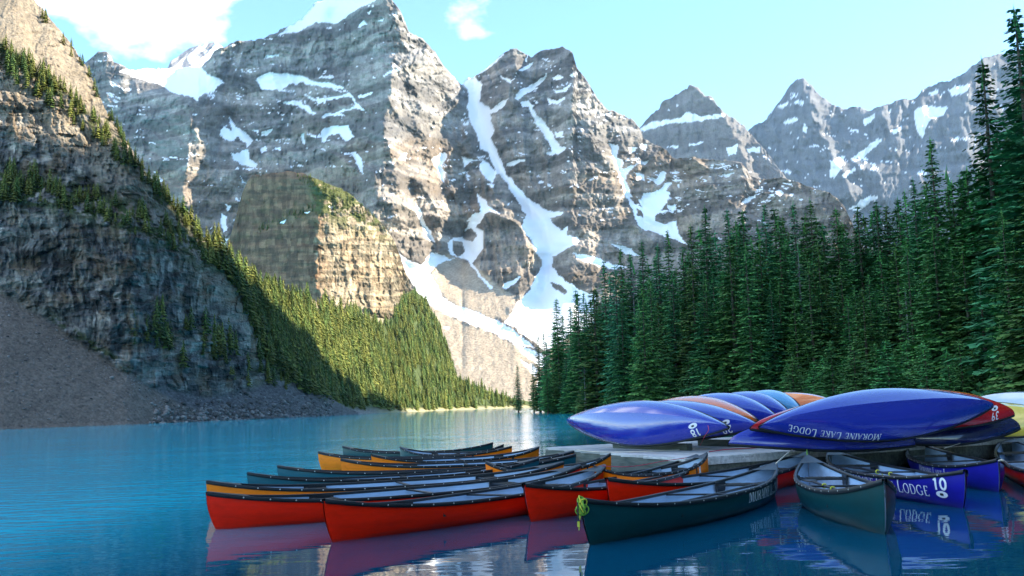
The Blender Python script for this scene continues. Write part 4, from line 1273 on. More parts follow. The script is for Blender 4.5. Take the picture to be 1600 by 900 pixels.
class Hull:
    """a canoe's form: length, half beam, depth amidships, extra height of the ends"""

    def __init__(s, L=5.6, hb=0.45, D=0.37, E=0.20, rock=0.03, fine=2.3, rake=0.15):
        s.L, s.hb, s.D, s.E, s.rock, s.fine, s.rake = L, hb, D, E, rock, fine, rake
        s.S = np.concatenate([-np.cos(np.linspace(0, math.pi / 2, 24)), np.sin(np.linspace(0, math.pi / 2, 24))[1:]])
        s.G = np.linspace(0, 1, 13)

    def width(s, q):
        return s.hb * np.maximum(1 - np.abs(q) ** s.fine, 0) ** 0.92 + 0.010

    def sheer(s, q):
        return s.D + s.E * np.abs(q) ** 3.0

    def keel(s, q):
        return s.rock * np.abs(q) ** (4 if s.rock < 0.1 else 2.6)

    def point(s, q, g, inset=0.0):
        q = np.asarray(q, float); g = np.asarray(g, float)
        w = np.maximum(s.width(q) - inset, 0.002); zs = s.sheer(q); zk = s.keel(q) + inset
        th = g * math.pi / 2
        e = np.abs(q) ** 2
        py = 0.62 * (1 - e) + 1.05 * e; pz = 0.80 * (1 - e) + 1.0 * e
        y = w * np.sin(th) ** py * (1 + 0.05 * np.sin(math.pi * g) * (1 - e))
        vb = 0.06 * np.minimum(1, g * 3.0) * (1 - e)                      # shallow-arch bottom
        c = 1 - np.cos(th) ** pz
        z = zk + (zs - zk) * np.clip(c * (1 - vb) + vb * g, 0, 1)
        if s.rock > 0.1:                                                  # a keel line along the bottom
            z = z + (0.19 * np.clip(y / w, 0, 1) - 0.19 * g ** 3) * (1 - e)
        rel = np.clip((z - zk) / (zs - zk), 0, 1)
        x = q * s.L / 2 - np.sign(q) * np.abs(q) ** 9 * s.rake * (1 - rel) ** 2.0 + np.sign(q) * inset * -np.abs(q) ** 9
        return np.stack([x, y, z], -1)

    def side_y(s, x, z):
        """half breadth of the hull at x and height z"""
        q = np.clip(x / (s.L / 2), -1, 1)
        g = np.linspace(0, 1, 40)
        p = s.point(np.full(40, q), g)
        return float(np.interp(z, p[:, 2], p[:, 1]))


def box_mesh(c, sx, sy, sz, bev=0.0):
    bm = bmesh.new()
    bmesh.ops.create_cube(bm, size=1.0)
    for v in bm.verts:
        v.co = Vector((v.co.x * sx + c[0], v.co.y * sy + c[1], v.co.z * sz + c[2]))
    if bev:
        bmesh.ops.bevel(bm, geom=bm.edges[:], offset=bev, segments=2, affect='EDGES')
    return bm


def bm_obj(name, bm, mat, parent=None, smooth=False):
    me = bpy.data.meshes.new(name); bm.to_mesh(me); bm.free()
    if smooth:
        for p in me.polygons:
            p.use_smooth = True
    me.materials.append(mat)
    o = link(bpy.data.objects.new(name, me))
    if parent:
        o.parent = parent
    return o


def tube(pts, rad, seg=8, closed=False, taper=None):
    """verts, faces of a tube along points"""
    P = np.array(pts, float); n = len(P)
    V = []; F = []
    for i in range(n):
        a = P[max(i - 1, 0)]; b = P[min(i + 1, n - 1)]
        t = b - a; t /= np.linalg.norm(t) + 1e-9
        up = np.array([0, 0, 1.0]) if abs(t[2]) < 0.9 else np.array([1.0, 0, 0])
        u = np.cross(t, up); u /= np.linalg.norm(u); v = np.cross(u, t)
        r = rad * (taper[i] if taper is not None else 1.0)
        for k in range(seg):
            an = 6.283185 * k / seg
            V.append(P[i] + r * (math.cos(an) * u + math.sin(an) * v))
    for i in range(n - 1):
        for k in range(seg):
            F.append((i * seg + k, i * seg + (k + 1) % seg, (i + 1) * seg + (k + 1) % seg, (i + 1) * seg + k))
    return np.array(V), np.array(F)


def np_obj(name, V, F, mat, parent=None, smooth=True):
    me = mesh_np(name, np.asarray(V), np.asarray(F), smooth)
    if mat:
        me.materials.append(mat)
    o = link(bpy.data.objects.new(name, me))
    if parent:
        o.parent = parent
    return o


def hull_mesh(H, paint, upright):
    S, G = H.S, H.G
    n, m = len(S), len(G)
    out = []
    QQ, GG = np.meshgrid(S, np.concatenate([-G[::-1], G[1:]]), indexing='ij')
    P = H.point(QQ, np.abs(GG)); P[..., 1] *= np.sign(GG) + (GG == 0)
    P[..., 1][GG == 0] = 0.0
    mm = 2 * m - 1
    V = [P.reshape(-1, 3)]; F = [grid_faces(n, mm)]; mi = [np.zeros(len(F[0]), int)]
    I = H.point(QQ, np.abs(GG), 0.012); I[..., 1] *= np.sign(GG) + (GG == 0); I[..., 1][GG == 0] = 0.0
    if upright:
        I[..., 2] = np.maximum(I[..., 2], DRAFT + 0.02)
    if not upright:
        # a crisp keel: the two halves do not share their keel vertices
        k0 = m - 1
        extra = P[:, k0].copy(); base = n * mm * 2
        f = F[0].copy(); col_ = np.tile(np.arange(mm - 1), n - 1)
        rightside = np.repeat(col_ >= k0, 4).reshape(-1, 4) if False else (col_ >= k0)[:, None] & ((f % mm) == k0)
        F[0] = np.where(rightside, base + f // mm, f)
    V.append(I.reshape(-1, 3)); f2 = grid_faces(n, mm)[:, ::-1] + n * mm
    F.append(f2); mi.append(np.ones(len(f2), int))
    if not upright:
        V.append(extra)
    me = mesh_np('hull', np.concatenate(V), np.concatenate(F), True)
    me.materials.append(PAINT[paint] if upright else GLOSS[paint]); me.materials.append(INSIDE)
    me.polygons.foreach_set('material_index', np.concatenate(mi).astype(np.int32))
    return me


def strip_along_sheer(H, side, w=0.034, h=0.030):
    S = H.S
    V = []; F = []
    for i, q in enumerate(S):
        p = H.point(q, 1.0)
        y = p[1] * side
        for (dy, dz) in ((-w * 0.75, -h * 0.4), (-w * 0.75, h * 0.75), (w * 0.5, h * 0.75), (w * 0.5, -h * 0.9)):
            yy = y + dy * side
            if yy * side < 0.004:
                yy = 0.004 * side
            V.append((p[0], yy, p[2] + dz))
    for i in range(len(S) - 1):
        for k in range(4):
            F.append((i * 4 + k, i * 4 + (k + 1) % 4, (i + 1) * 4 + (k + 1) % 4, (i + 1) * 4 + k))
    return np.array(V), np.array(F)


# ---- lettering: strokes with thick and thin parts, and small serifs
def arc(cx, cy, rx, ry, a0, a1, n=14):
    return [(cx + rx * math.cos(math.radians(a0 + (a1 - a0) * i / n)), cy + ry * math.sin(math.radians(a0 + (a1 - a0) * i / n))) for i in range(n + 1)]


def wv(pts, thick, thin):
    """width by direction: upright strokes thick, level strokes thin"""
    o = []
    for i in range(len(pts)):
        a = pts[max(i - 1, 0)]; b = pts[min(i + 1, len(pts) - 1)]
        dx, dy = b[0] - a[0], b[1] - a[1]; L = math.hypot(dx, dy) + 1e-9
        o.append(thin + (thick - thin) * abs(dy) / L)
    return o


TK, TN, SF = 0.15, 0.06, 0.055


def serif(x, y, w=0.30):
    return ([(x - w / 2, y), (x + w / 2, y)], [SF, SF])


def bar(x0, y0, x1, y1, w):
    return ([(x0, y0), (x1, y1)], [w, w])


GLY = {
    'M': (1.08, [bar(0.12, 0, 0.17, 1, TN), bar(0.17, 0.98, 0.52, 0.04, TK), bar(0.52, 0.04, 0.88, 0.98, TN), bar(0.88, 1, 0.94, 0, TK), serif(0.12, 0.03), serif(0.94, 0.03), serif(0.12, 0.97, 0.2), serif(0.93, 0.97, 0.2)]),
    'I': (0.36, [bar(0.18, 0, 0.18, 1, TK), serif(0.18, 0.03), serif(0.18, 0.97)]),
    'N': (0.92, [bar(0.14, 0, 0.14, 1, TN), bar(0.16, 0.98, 0.76, 0.02, TK), bar(0.78, 0, 0.78, 1, TN), serif(0.14, 0.03), serif(0.78, 0.97), serif(0.1, 0.97, 0.2)]),
    'A': (0.88, [bar(0.10, 0, 0.44, 1, TN), bar(0.44, 1, 0.78, 0, TK), bar(0.24, 0.34, 0.62, 0.34, TN), serif(0.10, 0.03, 0.24), serif(0.78, 0.03)]),
    'E': (0.70, [bar(0.16, 0, 0.16, 1, TK), bar(0.16, 0.97, 0.58, 0.97, TN), bar(0.16, 0.52, 0.48, 0.52, TN), bar(0.16, 0.03, 0.62, 0.03, TN), bar(0.58, 0.97, 0.58, 0.80, TN), bar(0.62, 0.03, 0.64, 0.22, TN)]),
    'L': (0.68, [bar(0.16, 0, 0.16, 1, TK), serif(0.16, 0.97), bar(0.10, 0.03, 0.60, 0.03, TN), bar(0.60, 0.03, 0.63, 0.24, TN)]),
    'K': (0.86, [bar(0.16, 0, 0.16, 1, TK), bar(0.18, 0.46, 0.68, 0.98, TN), bar(0.32, 0.58, 0.76, 0.02, TK), serif(0.16, 0.03), serif(0.16, 0.97), serif(0.76, 0.03, 0.24), serif(0.68, 0.97, 0.22)]),
}
_o = arc(0.46, 0.5, 0.38, 0.48, 0, 360, 22); GLY['O'] = (0.94, [(_o, wv(_o, TK, TN))])
_d = [(0.16, 0.97)] + arc(0.36, 0.5, 0.44, 0.47, 90, -90, 14) + [(0.16, 0.03)]; GLY['D'] = (0.92, [bar(0.16, 0, 0.16, 1, TK), (_d, wv(_d, TK, TN)), serif(0.13, 0.97, 0.2), serif(0.13, 0.03, 0.2)])
_g = arc(0.48, 0.5, 0.40, 0.48, 50, 330, 18); GLY['G'] = (0.96, [(_g, wv(_g, TK, TN)), bar(0.80, 0.42, 0.80, 0.08, 0.12), serif(0.78, 0.42, 0.3), bar(0.74, 0.88, 0.76, 0.70, TN)])
_r = [(0.16, 0.97)] + arc(0.40, 0.745, 0.24, 0.225, 90, -90, 10) + [(0.16, 0.52)]; GLY['R'] = (0.88, [bar(0.16, 0, 0.16, 1, TK), (_r, wv(_r, TK, TN)), bar(0.40, 0.52, 0.76, 0.0, TK), serif(0.16, 0.03), serif(0.13, 0.97, 0.2), serif(0.78, 0.03, 0.2)])
BD = 0.20
NUM = {
    '0': (0.78, [(arc(0.38, 0.5, 0.26, 0.41, 0, 360, 20), [BD] * 21)]), '1': (0.58, [bar(0.32, 0, 0.32, 0.98, BD), bar(0.10, 0.74, 0.34, 0.92, 0.14)]),
    '8': (0.78, [(arc(0.38, 0.73, 0.21, 0.19, 0, 360, 16), [0.17] * 17), (arc(0.38, 0.27, 0.26, 0.22, 0, 360, 16), [0.18] * 17)]),
    '2': (0.78, [(arc(0.37, 0.66, 0.24, 0.26, 165, -35, 12) + [(0.14, 0.09)], [0.18] * 14), bar(0.08, 0.09, 0.66, 0.09, 0.18)]),
    '9': (0.78, [(arc(0.37, 0.68, 0.24, 0.24, 0, 360, 16), [0.17] * 17), ([(0.61, 0.68), (0.58, 0.40), (0.40, 0.03)], [0.18] * 3)]),
    '3': (0.76, [(arc(0.34, 0.72, 0.22, 0.20, 150, -90, 12), [0.17] * 13), (arc(0.34, 0.28, 0.26, 0.22, 90, -155, 12), [0.18] * 13)]),
}


def glyph_quads(strokes):
    Q = []
    for pts, ws in strokes:
        P = np.array(pts, float)
        nrm = []
        for i in range(len(P)):
            t = P[min(i + 1, len(P) - 1)] - P[max(i - 1, 0)]
            t /= np.linalg.norm(t) + 1e-9
            nrm.append((-t[1], t[0]))
        nrm = np.array(nrm) * np.array(ws)[:, None] / 2
        A = P + nrm; B = P - nrm
        sub = 3 if len(P) == 2 else 1
        for i in range(len(P) - 1):
            for k in range(sub):
                f0, f1 = k / sub, (k + 1) / sub
                Q.append((A[i] * (1 - f0) + A[i + 1] * f0, A[i] * (1 - f1) + A[i + 1] * f1, B[i] * (1 - f1) + B[i + 1] * f1, B[i] * (1 - f0) + B[i + 1] * f0))
    return Q


def print_on_hull(H, text, side, xc, zb, size, font, name, parent, mat, caps=None, slant=0.0, lift=0.004):
    """flat lettering laid on the hull's flank; side is -1 or +1 in local y"""
    adv = 0.0; items = []
    for i, ch in enumerate(text):
        if ch == ' ':
            adv += 0.42; continue
        w, st = font[ch]
        sc = 1.0 if (caps is None or caps[i] == 'C') else 0.74
        items.append((adv, sc, st)); adv += (w + 0.10) * sc
    d = 1.0 if side < 0 else -1.0
    for z_, (a, sc, st) in enumerate(items):
        V = []; F = []
        for j, q in enumerate(glyph_quads(st)):
            b = len(V)
            for (u, t) in q:
                uu = (a + u * sc - adv / 2 + slant * t * sc) * size; x = xc + d * uu; z = zb + t * sc * size
                V.append((x, side * (H.side_y(x, z) + lift + 0.0003 * (j % 5)), z))
            F.append((b, b + 1, b + 2, b + 3))
        np_obj(name, V, F, mat, parent, False)


def oval_sticker(H, side, xc, zc, rx, rz, parent):
    V = [(xc, side * (H.side_y(xc, zc) + 0.004), zc)]; F = []
    k = 20
    for i in range(k):
        a = 6.283 * i / k; x = xc + rx * math.cos(a); z = zc + rz * math.sin(a)
        V.append((x, side * (H.side_y(x, z) + 0.004), z))
    me = bpy.data.meshes.new('sticker'); me.from_pydata(V, [], [(0, 1 + i, 1 + (i + 1) % k) for i in range(k)]); me.materials.append(WHITE)
    o = link(bpy.data.objects.new('sticker', me)); o.parent = parent
    V = []
    for (u, t) in ((-0.5, -0.32), (-0.5, 0.32), (-0.2, 0.46), (0.2, 0.46), (0.5, 0.32), (0.5, -0.32), (0.2, -0.46), (-0.2, -0.46)):
        x = xc + u * rx * 0.62; z = zc + t * rz * 0.8
        V.append((x, side * (H.side_y(x, z) + 0.0065), z))
    me = bpy.data.meshes.new('emblem'); me.from_pydata(V, [], [tuple(range(8))]); me.materials.append(BLACKP)
    e = link(bpy.data.objects.new('emblem', me)); e.parent = o
    return o


STD = Hull()
BIG = Hull(L=5.4, hb=0.50, D=0.47, E=0.03, rock=0.37, fine=1.8, rake=0.10)
_hc, _pc = {}, {}


def shared(key, fn):
    if key not in _pc:
        _pc[key] = fn()
    return _pc[key]


def part(name, me, parent):
    o = link(bpy.data.objects.new(name, me)); o.parent = parent
    return o


def mk_mesh(name, V, F, mat, smooth=True):
    me = mesh_np(name, np.asarray(V), np.asarray(F), smooth); me.materials.append(mat)
    return me


def rivets_mesh(H):
    V = []; F = []
    for side in (-1, 1):
        for q in np.linspace(-0.86, 0.86, 17):
            p = H.point(q, 1.0); y = (p[1] + 0.0185) * side; b = len(V)
            for i in range(6):
                a = 6.283 * i / 6
                V.append((p[0] + 0.011 * math.cos(a), y, p[2] + 0.002 + 0.011 * math.sin(a)))
            V.append((p[0], y + 0.006 * side, p[2] + 0.002))
            for i in range(6):
                F.append((b + i, b + (i + 1) % 6, b + 6, b + 6))
    me = bpy.data.meshes.new('rivets')
    me.from_pydata(V, [], [f[:3] for f in F]); me.materials.append(STEEL)
    return me


def deck_mesh(H, end):
    qs = np.linspace(0.83, 0.995, 7) * end
    V = []; F = []
    for q in qs:
        p = H.point(q, 1.0)
        for f in (-1.0, -0.4, 0.4, 1.0):
            V.append((p[0], p[1] * f * 0.99 + 0.004 * f, p[2] + 0.026 + 0.012 * (1 - abs(f))))
    for i in range(len(qs) - 1):
        for k in range(3):
            F.append((i * 4 + k, i * 4 + k + 1, (i + 1) * 4 + k + 1, (i + 1) * 4 + k))
    b = len(V)
    return mk_mesh('deck_plate', V, F, TRIM, False)


def seat_parts(H, q, parent):
    w = float(H.width(np.array(q))); z = float(H.sheer(np.array(q))) - 0.045; x = q * H.L / 2
    key = ('seat', H.L, q)

    def fn():
        bm = bmesh.new()
        for (dx, sx, sy, dy) in ((-0.13, 0.035, 2 * w * 0.96, 0), (0.13, 0.035, 2 * w * 0.96, 0), (0, 0.225, 0.035, w * 0.62), (0, 0.225, 0.035, -w * 0.62)):
            r = bmesh.ops.create_cube(bm, size=1.0)
            for v in r['verts']:
                v.co = Vector((v.co.x * sx + x + dx, v.co.y * sy + dy, v.co.z * 0.024 + z))
        me = bpy.data.meshes.new('seat'); bm.to_mesh(me); bm.free(); me.materials.append(TRIM)
        bm = bmesh.new()
        for i in range(7):
            r = bmesh.ops.create_cube(bm, size=1.0)
            for v in r['verts']:
                v.co = Vector((v.co.x * 0.24 + x, v.co.y * w * 0.16 + (i - 3) * w * 0.172, v.co.z * 0.006 + z + 0.014 + 0.002 * (i % 2)))
        m2 = bpy.data.meshes.new('webbing'); bm.to_mesh(m2); bm.free(); m2.materials.append(WEB)
        hs = []                                            # hanger boards up to the gunwale
        for sy in (-1, 1):
            bm = box_mesh((x, sy * w * 0.92, z - 0.03), 0.34, 0.02, 0.15)
            m3 = bpy.data.meshes.new('hanger'); bm.to_mesh(m3); bm.free(); m3.materials.append(TRIM); hs.append(m3)
        return me, m2, hs
    a, b, hs = shared(key, fn)
    o = part('seat', a, parent); wb = part('webbing', b, o); wb['kind'] = 'stuff'
    for c in hs:
        part('hanger', c, o)



def canoe(paint, label, group, upright=True, H=None, name='canoe'):
    H = H or STD
    e = link(bpy.data.objects.new(name, None)); e.empty_display_size = 0.6
    tag(e, label, 'canoe', group)
    hk = 'std' if H is STD else 'big'
    part('hull', shared(('hull', hk, paint, upright), lambda: hull_mesh(H, paint, upright)), e)
    for sd in (-1, 1):
        part('gunwale', shared(('gun', hk, sd), lambda: mk_mesh('gunwale', *strip_along_sheer(H, sd), TRIM, False)), e)
    for sd in (-1, 1):
        part('deck_plate', shared(('deck', hk, sd), lambda: deck_mesh(H, sd)), e)
    if upright:
        rv = part('rivets', shared(('riv', hk), lambda: rivets_mesh(H)), e)
        rv['kind'] = 'stuff'
        seat_parts(H, -0.56, e); seat_parts(H, 0.42, e)
        w = float(H.width(np.array(-0.05))); z = float(H.sheer(np.array(0.05))) - 0.015

        def thw():
            bm = box_mesh((-0.05 * H.L / 2, 0, z), 0.07, 2 * w * 0.97, 0.022, 0.006)
            me = bpy.data.meshes.new('thwart'); bm.to_mesh(me); bm.free(); me.materials.append(TRIM); return me
        part('thwart', shared(('thw', hk), thw), e)
    return e


def afloat(e, bow, far, H=None, z=None, roll=0.0, zf=None, zs=1.0):
    """set a canoe on the water with its two tips where the photograph shows them"""
    H = H or STD
    zt = (H.D + H.E - DRAFT) * zs if z is None else z
    A = at_z(np.array(bow[0]), np.array(bow[1]), zt); B = at_z(np.array(far[0]), np.array(far[1]), zt if zf is None else zf)
    L = float(np.linalg.norm(A - B)); mid = (A + B) / 2
    e.location = (mid[0], mid[1], -DRAFT * zs + (B[2] - A[2]) / 2)
    e.rotation_euler = (roll, math.asin((B[2] - A[2]) / L), math.atan2(A[1] - B[1], A[0] - B[0]))
    e.scale = (L / H.L, 1.14 if zs == 1.0 else 1.02, zs)
    return L


TIP = STD.D + STD.E - DRAFT
G_UP = 'canoes moored beside the dock'
spec = [
    # paint, near tip px, far tip px, label
    ('red', (322, 771), (906, 728), 'long red canoe with its bow farthest left, behind the nearest red canoe'),
    ('red', (506, 783), (945, 728), 'long red canoe with black gunwale, nearest of the row pointing left'),
    ('red', (820, 758), (1090, 712), 'red canoe with pale inside and dark seat, in the middle of the moored row'),
    ('red', (947, 749), (1262, 707), 'red canoe partly hidden behind the near dark green canoe'),
    ('orange', (322, 753), (880, 723), 'orange canoe just behind the long red canoe farthest left'),
    ('teal', (386, 740), (842, 717), 'dark teal canoe between the two orange rows, bow left of its neighbour'),
    ('teal', (433, 729), (900, 711), 'dark teal canoe behind the other teal one in the moored row'),
    ('orange', (532, 718), (902, 704), 'orange canoe in front of the other two far orange canoes'),
    ('orange', (580, 711), (842, 699), 'orange canoe between the two other far orange canoes'),
    ('orange', (497, 707), (800, 698), 'orange canoe with its tall bow farthest left among the far orange ones'),
    ('green', (535, 698), (770, 692.5), 'low dark green canoe farthest back in the moored row'),
    ('green', (625, 699), (787, 695.5), 'dark green canoe in front of the farthest one, its right tip on bright water'),
    ('orange', (760, 722), (956, 709.5), 'orange canoe with a white number on its end near the dock edge'),
    ('orange', (930, 729), (1108, 709), 'orange canoe numbered 8 moored against the dock'),
    ('green', (910, 782), (1212, 725), 'dark green canoe in front with a yellow green rope bundle on its bow'),
    ('green', (1381, 752), (1261, 714), 'dark green canoe seen end on beside the blue canoe numbered 10'),
    ('blue', (1507, 737), (1296, 704), 'blue canoe numbered 10 with white lettering on its side'),
    ('blue', (1561, 719), (1428, 691), 'blue canoe behind the one numbered 10'),
    ('red', (1700, 735), (1572, 684), 'red canoe cut off by the right edge of the picture'),
]
CAN = []
for i, (paint, bow, far, lab) in enumerate(spec):
    e = canoe(paint, lab, G_UP)
    L = afloat(e, bow, far, roll=math.radians((-1.2, 0.8, 1.5, -0.6)[i % 4]), zf={2: 0.53, 12: 0.56, 13: 0.60, 17: 0.51}.get(i), zs=1.2 if i == 15 else 1.0)
    CAN.append(e)
SMALLCAPS = lambda t: ''.join('C' if (k == 0 or t[k - 1] == ' ') else 's' for k in range(len(t)))
NAME = 'MORAINE LAKE LODGE'
# local +x runs to the near tip; the flank that faces the camera is +y when the near tip lies on the left
print_on_hull(STD, NAME, +1, -1.62, 0.215, 0.19, GLY, 'letter', CAN[14], WHITE, SMALLCAPS(NAME))
print_on_hull(STD, NAME, -1, 1.06, 0.20, 0.185, GLY, 'letter', CAN[16], WHITE, SMALLCAPS(NAME))
print_on_hull(STD, '10', -1, 2.42, 0.30, 0.17, NUM, 'digit', CAN[16], WHITE)
oval_sticker(STD, -1, 2.42, 0.245, 0.10, 0.045, CAN[16])
print_on_hull(STD, NAME, -1, 0.95, 0.20, 0.15, GLY, 'letter', CAN[17], WHITE, SMALLCAPS(NAME))
print_on_hull(STD, '8', +1, -1.95, 0.22, 0.21, NUM, 'digit', CAN[13], WHITE)
print_on_hull(STD, '1', +1, -2.0, 0.22, 0.21, NUM, 'digit', CAN[12], WHITE)

# ---- canoes lying bottom up on the dock
def overturned(e, A, B, roll, H=None):
    """A left tip, B right tip in the world; roll tips the bottom towards the lake"""
    H = H or BIG
    A = np.array(A, float); B = np.array(B, float)
    L = np.linalg.norm(B - A); ax = (B - A) / L
    up = np.array([0, 0, 1.0]); up = up - ax * up.dot(ax); up /= np.linalg.norm(up)
    fwd = np.cross(ax, up)                                       # towards the viewer when ax points right
    c, s = math.cos(roll), math.sin(roll)
    k = c * up + s * fwd                                         # where the bottom faces
    zl = -k                                                      # local z: from bottom to gunwale
    yl = np.cross(zl, ax)
    sx = L / H.L
    org = (A + B) / 2 - zl * (H.D + H.E)
    e.matrix_world = Matrix(((ax[0] * sx, yl[0], zl[0], org[0]), (ax[1] * sx, yl[1], zl[1], org[1]), (ax[2] * sx, yl[2], zl[2], org[2]), (0, 0, 0, 1)))


G_OV = 'canoes overturned on the dock'
P = lambda px, py, d: at_y(np.array(px), np.array(py), d)
a1, b1 = P(888, 660, 23.6), P(1139, 668, 19.4)
vv = np.array([0.54, 0.92, 0.035])
OV = {}


def over(key, paint, A, B, roll, lab):
    e = canoe(paint, lab, G_OV, False, BIG)
    overturned(e, A, B, roll)
    OV[key] = e
    return e


over('18', 'blue', a1, b1, math.radians(58), 'glossy blue overturned canoe numbered 18, leftmost of the pile')
va = np.array([0.80, 0.50, 0.03])
over('29', 'blue', a1 + va, b1 + vv + (0.22, -0.15, -0.06), math.radians(48), 'blue overturned canoe numbered 29 leaning behind the one numbered 18')
over('o3', 'orange', a1 + 2 * va + (0.1, 0, 0.03), b1 + 2 * vv + (-0.1, 0, 0.0), math.radians(52), 'orange overturned canoe showing as a band behind the one numbered 29')
over('b4', 'blue', a1 + 3 * va + (0.2, 0, 0.08), b1 + 3 * vv, math.radians(50), 'blue overturned canoe behind the orange band on the left of the pile')
over('b5', 'blue', a1 + 4 * va + (0.3, 0, 0.06), b1 + 4 * vv, math.radians(50), 'blue overturned canoe second behind the orange band')
over('s6', 'sky', a1 + 5 * va + (0.3, 0, 0.05), b1 + 5 * vv, math.radians(48), 'light blue overturned canoe deep in the pile')
over('o7', 'orange', P(1140, 640, 27.5), P(1326, 642, 25.0), math.radians(30), 'orange overturned canoe showing above the middle of the pile')
over('b8', 'blue', P(1138, 694, 18.6), P(1430, 696, 19.6), math.radians(14), 'low blue overturned canoe under the big lettered blue one')
over('big', 'blue', P(1186, 668, 17.8), P(1551, 635, 19.4), math.radians(57), 'big glossy blue overturned canoe with white lettering on its side')
over('r9', 'red', P(1172, 670, 18.4), P(1530, 644, 20.2), math.radians(36), 'red overturned canoe showing as a strip left of the big lettered blue one')
over('o10', 'orange', P(1290, 646, 20.6), P(1560, 640, 21.4), math.radians(34), 'orange overturned canoe peeping over the big lettered blue one')
over('39', 'red', P(1310, 646, 20.4), P(1585, 648, 20.0), math.radians(38), 'red overturned canoe numbered 39 behind the big lettered blue one')
over('n12', 'navy', P(1380, 690, 20.6), P(1594, 669, 20.6), math.radians(22), 'dark blue overturned canoe under the one numbered 39')
over('y13', 'yellow', P(1420, 656, 23.0), P(1690, 668, 21.0), math.radians(36), 'yellow overturned canoe at the right end of the pile')
over('p14', 'pale', P(1500, 640, 25.0), P(1740, 646, 22.6), math.radians(30), 'pale overturned canoe behind the yellow one')
# on an overturned hull the near flank is the local -y or +y side that faces the lake: lettering there reads upside down
print_on_hull(BIG, NAME, +1, -1.30, 0.30, 0.15, GLY, 'letter', OV['big'], WHITE, SMALLCAPS(NAME))
print_on_hull(BIG, NAME, +1, -1.15, 0.40, 0.13, GLY, 'letter', OV['18'], WHITE, SMALLCAPS(NAME))
for key, num in (('18', '18'), ('29', '29'), ('39', '39')):
    print_on_hull(BIG, num, +1, 1.98, 0.295, 0.155, NUM, 'digit', OV[key], WHITE)
    oval_sticker(BIG, +1, 1.98, 0.245, 0.11, 0.035, OV[key])
# ------------------------------------------------------------------ the dock
def wood_material(name, a, b):
    m, n, l, p = new_mat(name)
    tcn = N(n, 'ShaderNodeTexCoord'); oi = N(n, 'ShaderNodeObjectInfo')
    mp = N(n, 'ShaderNodeMapping'); mp.inputs['Scale'].default_value = (9.0, 0.7, 9.0)
    ad = N(n, 'ShaderNodeVectorMath', operation='ADD')
    l.new(tcn.outputs['Object'], ad.inputs[0])
    cb = N(n, 'ShaderNodeCombineXYZ'); k = math_n(n, l, 'MULTIPLY', oi.outputs['Random'], 40.0); l.new(k, cb.inputs[0]); l.new(k, cb.inputs[1])
    l.new(cb.outputs[0], ad.inputs[1]); l.new(ad.outputs[0], mp.inputs['Vector'])
    t = N(n, 'ShaderNodeTexNoise'); t.inputs['Scale'].default_value = 1.6; t.inputs['Detail'].default_value = 7; t.inputs['Roughness'].default_value = 0.65
    l.new(mp.outputs['Vector'], t.inputs['Vector'])
    c = ramp(n, l, t.outputs['Fac'], [(0.3, a), (0.7, b)])
    v = math_n(n, l, 'MULTIPLY_ADD', oi.outputs['Random'], 0.4, 0.8)
    c = mixc(n, l, 1.0, c, v, 'MULTIPLY')
    l.new(c, p.inputs['Base Color']); p.inputs['Roughness'].default_value = 0.85
    bp = N(n, 'ShaderNodeBump'); bp.inputs['Distance'].default_value = 0.01
    l.new(t.outputs['Fac'], bp.inputs['Height']); l.new(bp.outputs['Normal'], p.inputs['Normal'])
    return m


DECKW = wood_material('weathered_boards', (0.30, 0.29, 0.28), (0.62, 0.61, 0.60))
BEAMW = wood_material('mossy_beam', (0.045, 0.055, 0.045), (0.16, 0.17, 0.14))
DZ = 0.50
dock = link(bpy.data.objects.new('floating_dock', None))
tag(dock, 'grey weathered boat dock carrying the pile of overturned canoes', 'dock')
ux, uy = 0.867, 0.499                                # along the front edge, to the right and away
FL = np.array([2.9, 17.9]); ANG = math.atan2(uy, ux)
dock.location = (FL[0], FL[1], 0); dock.rotation_euler = (0, 0, ANG)
LEN, WID = 17.0, 7.1
bmk = box_mesh((0, 0, 0), 0.205, WID, 0.045, 0.006)
plank_me = bpy.data.meshes.new('plank'); bmk.to_mesh(plank_me); bmk.free(); plank_me.materials.append(DECKW)
rr = np.random.default_rng(31)
npl = int(LEN / 0.215)
for i in range(npl):
    o = part('plank', plank_me, dock)
    k = min(1.0, (0.11 + i * 0.215) / 1.49)                      # the end of the dock is cut at a slant
    o.scale = (1, k, 1)
    o.location = (0.11 + i * 0.215, WID * k / 2 - 0.04 + rr.uniform(-0.02, 0.02), DZ - 0.022 + rr.uniform(-0.003, 0.003)); o.rotation_euler = (0, 0, rr.uniform(-0.002, 0.002))
for (c, s, nm) in (((LEN / 2, 0.02, 0.28), (LEN, 0.09, 0.34), 'front_beam'), ((LEN / 2 + 0.8, WID - 0.1, 0.28), (LEN - 1.6, 0.09, 0.34), 'back_beam')):
    bm_obj(nm, box_mesh(c, *s, 0.008), BEAMW, dock)
eb = bm_obj('end_beam', box_mesh((0, 3.55, 0.28), 0.09, 7.0, 0.34, 0.008), BEAMW, dock)
eb.location = (0.06, 0.1, 0); eb.rotation_euler = (0, 0, -math.atan2(1.49, 7.1))
for i in range(5):
    bm_obj('float', box_mesh((3.0 + i * 3.0, WID / 2, 0.06), 1.6, WID - 1.0, 0.42, 0.05), BEAMW, dock)
bm_obj('edge_board', box_mesh((LEN / 2, -0.035, DZ - 0.05), LEN + 0.1, 0.04, 0.14, 0.006), DECKW, dock)

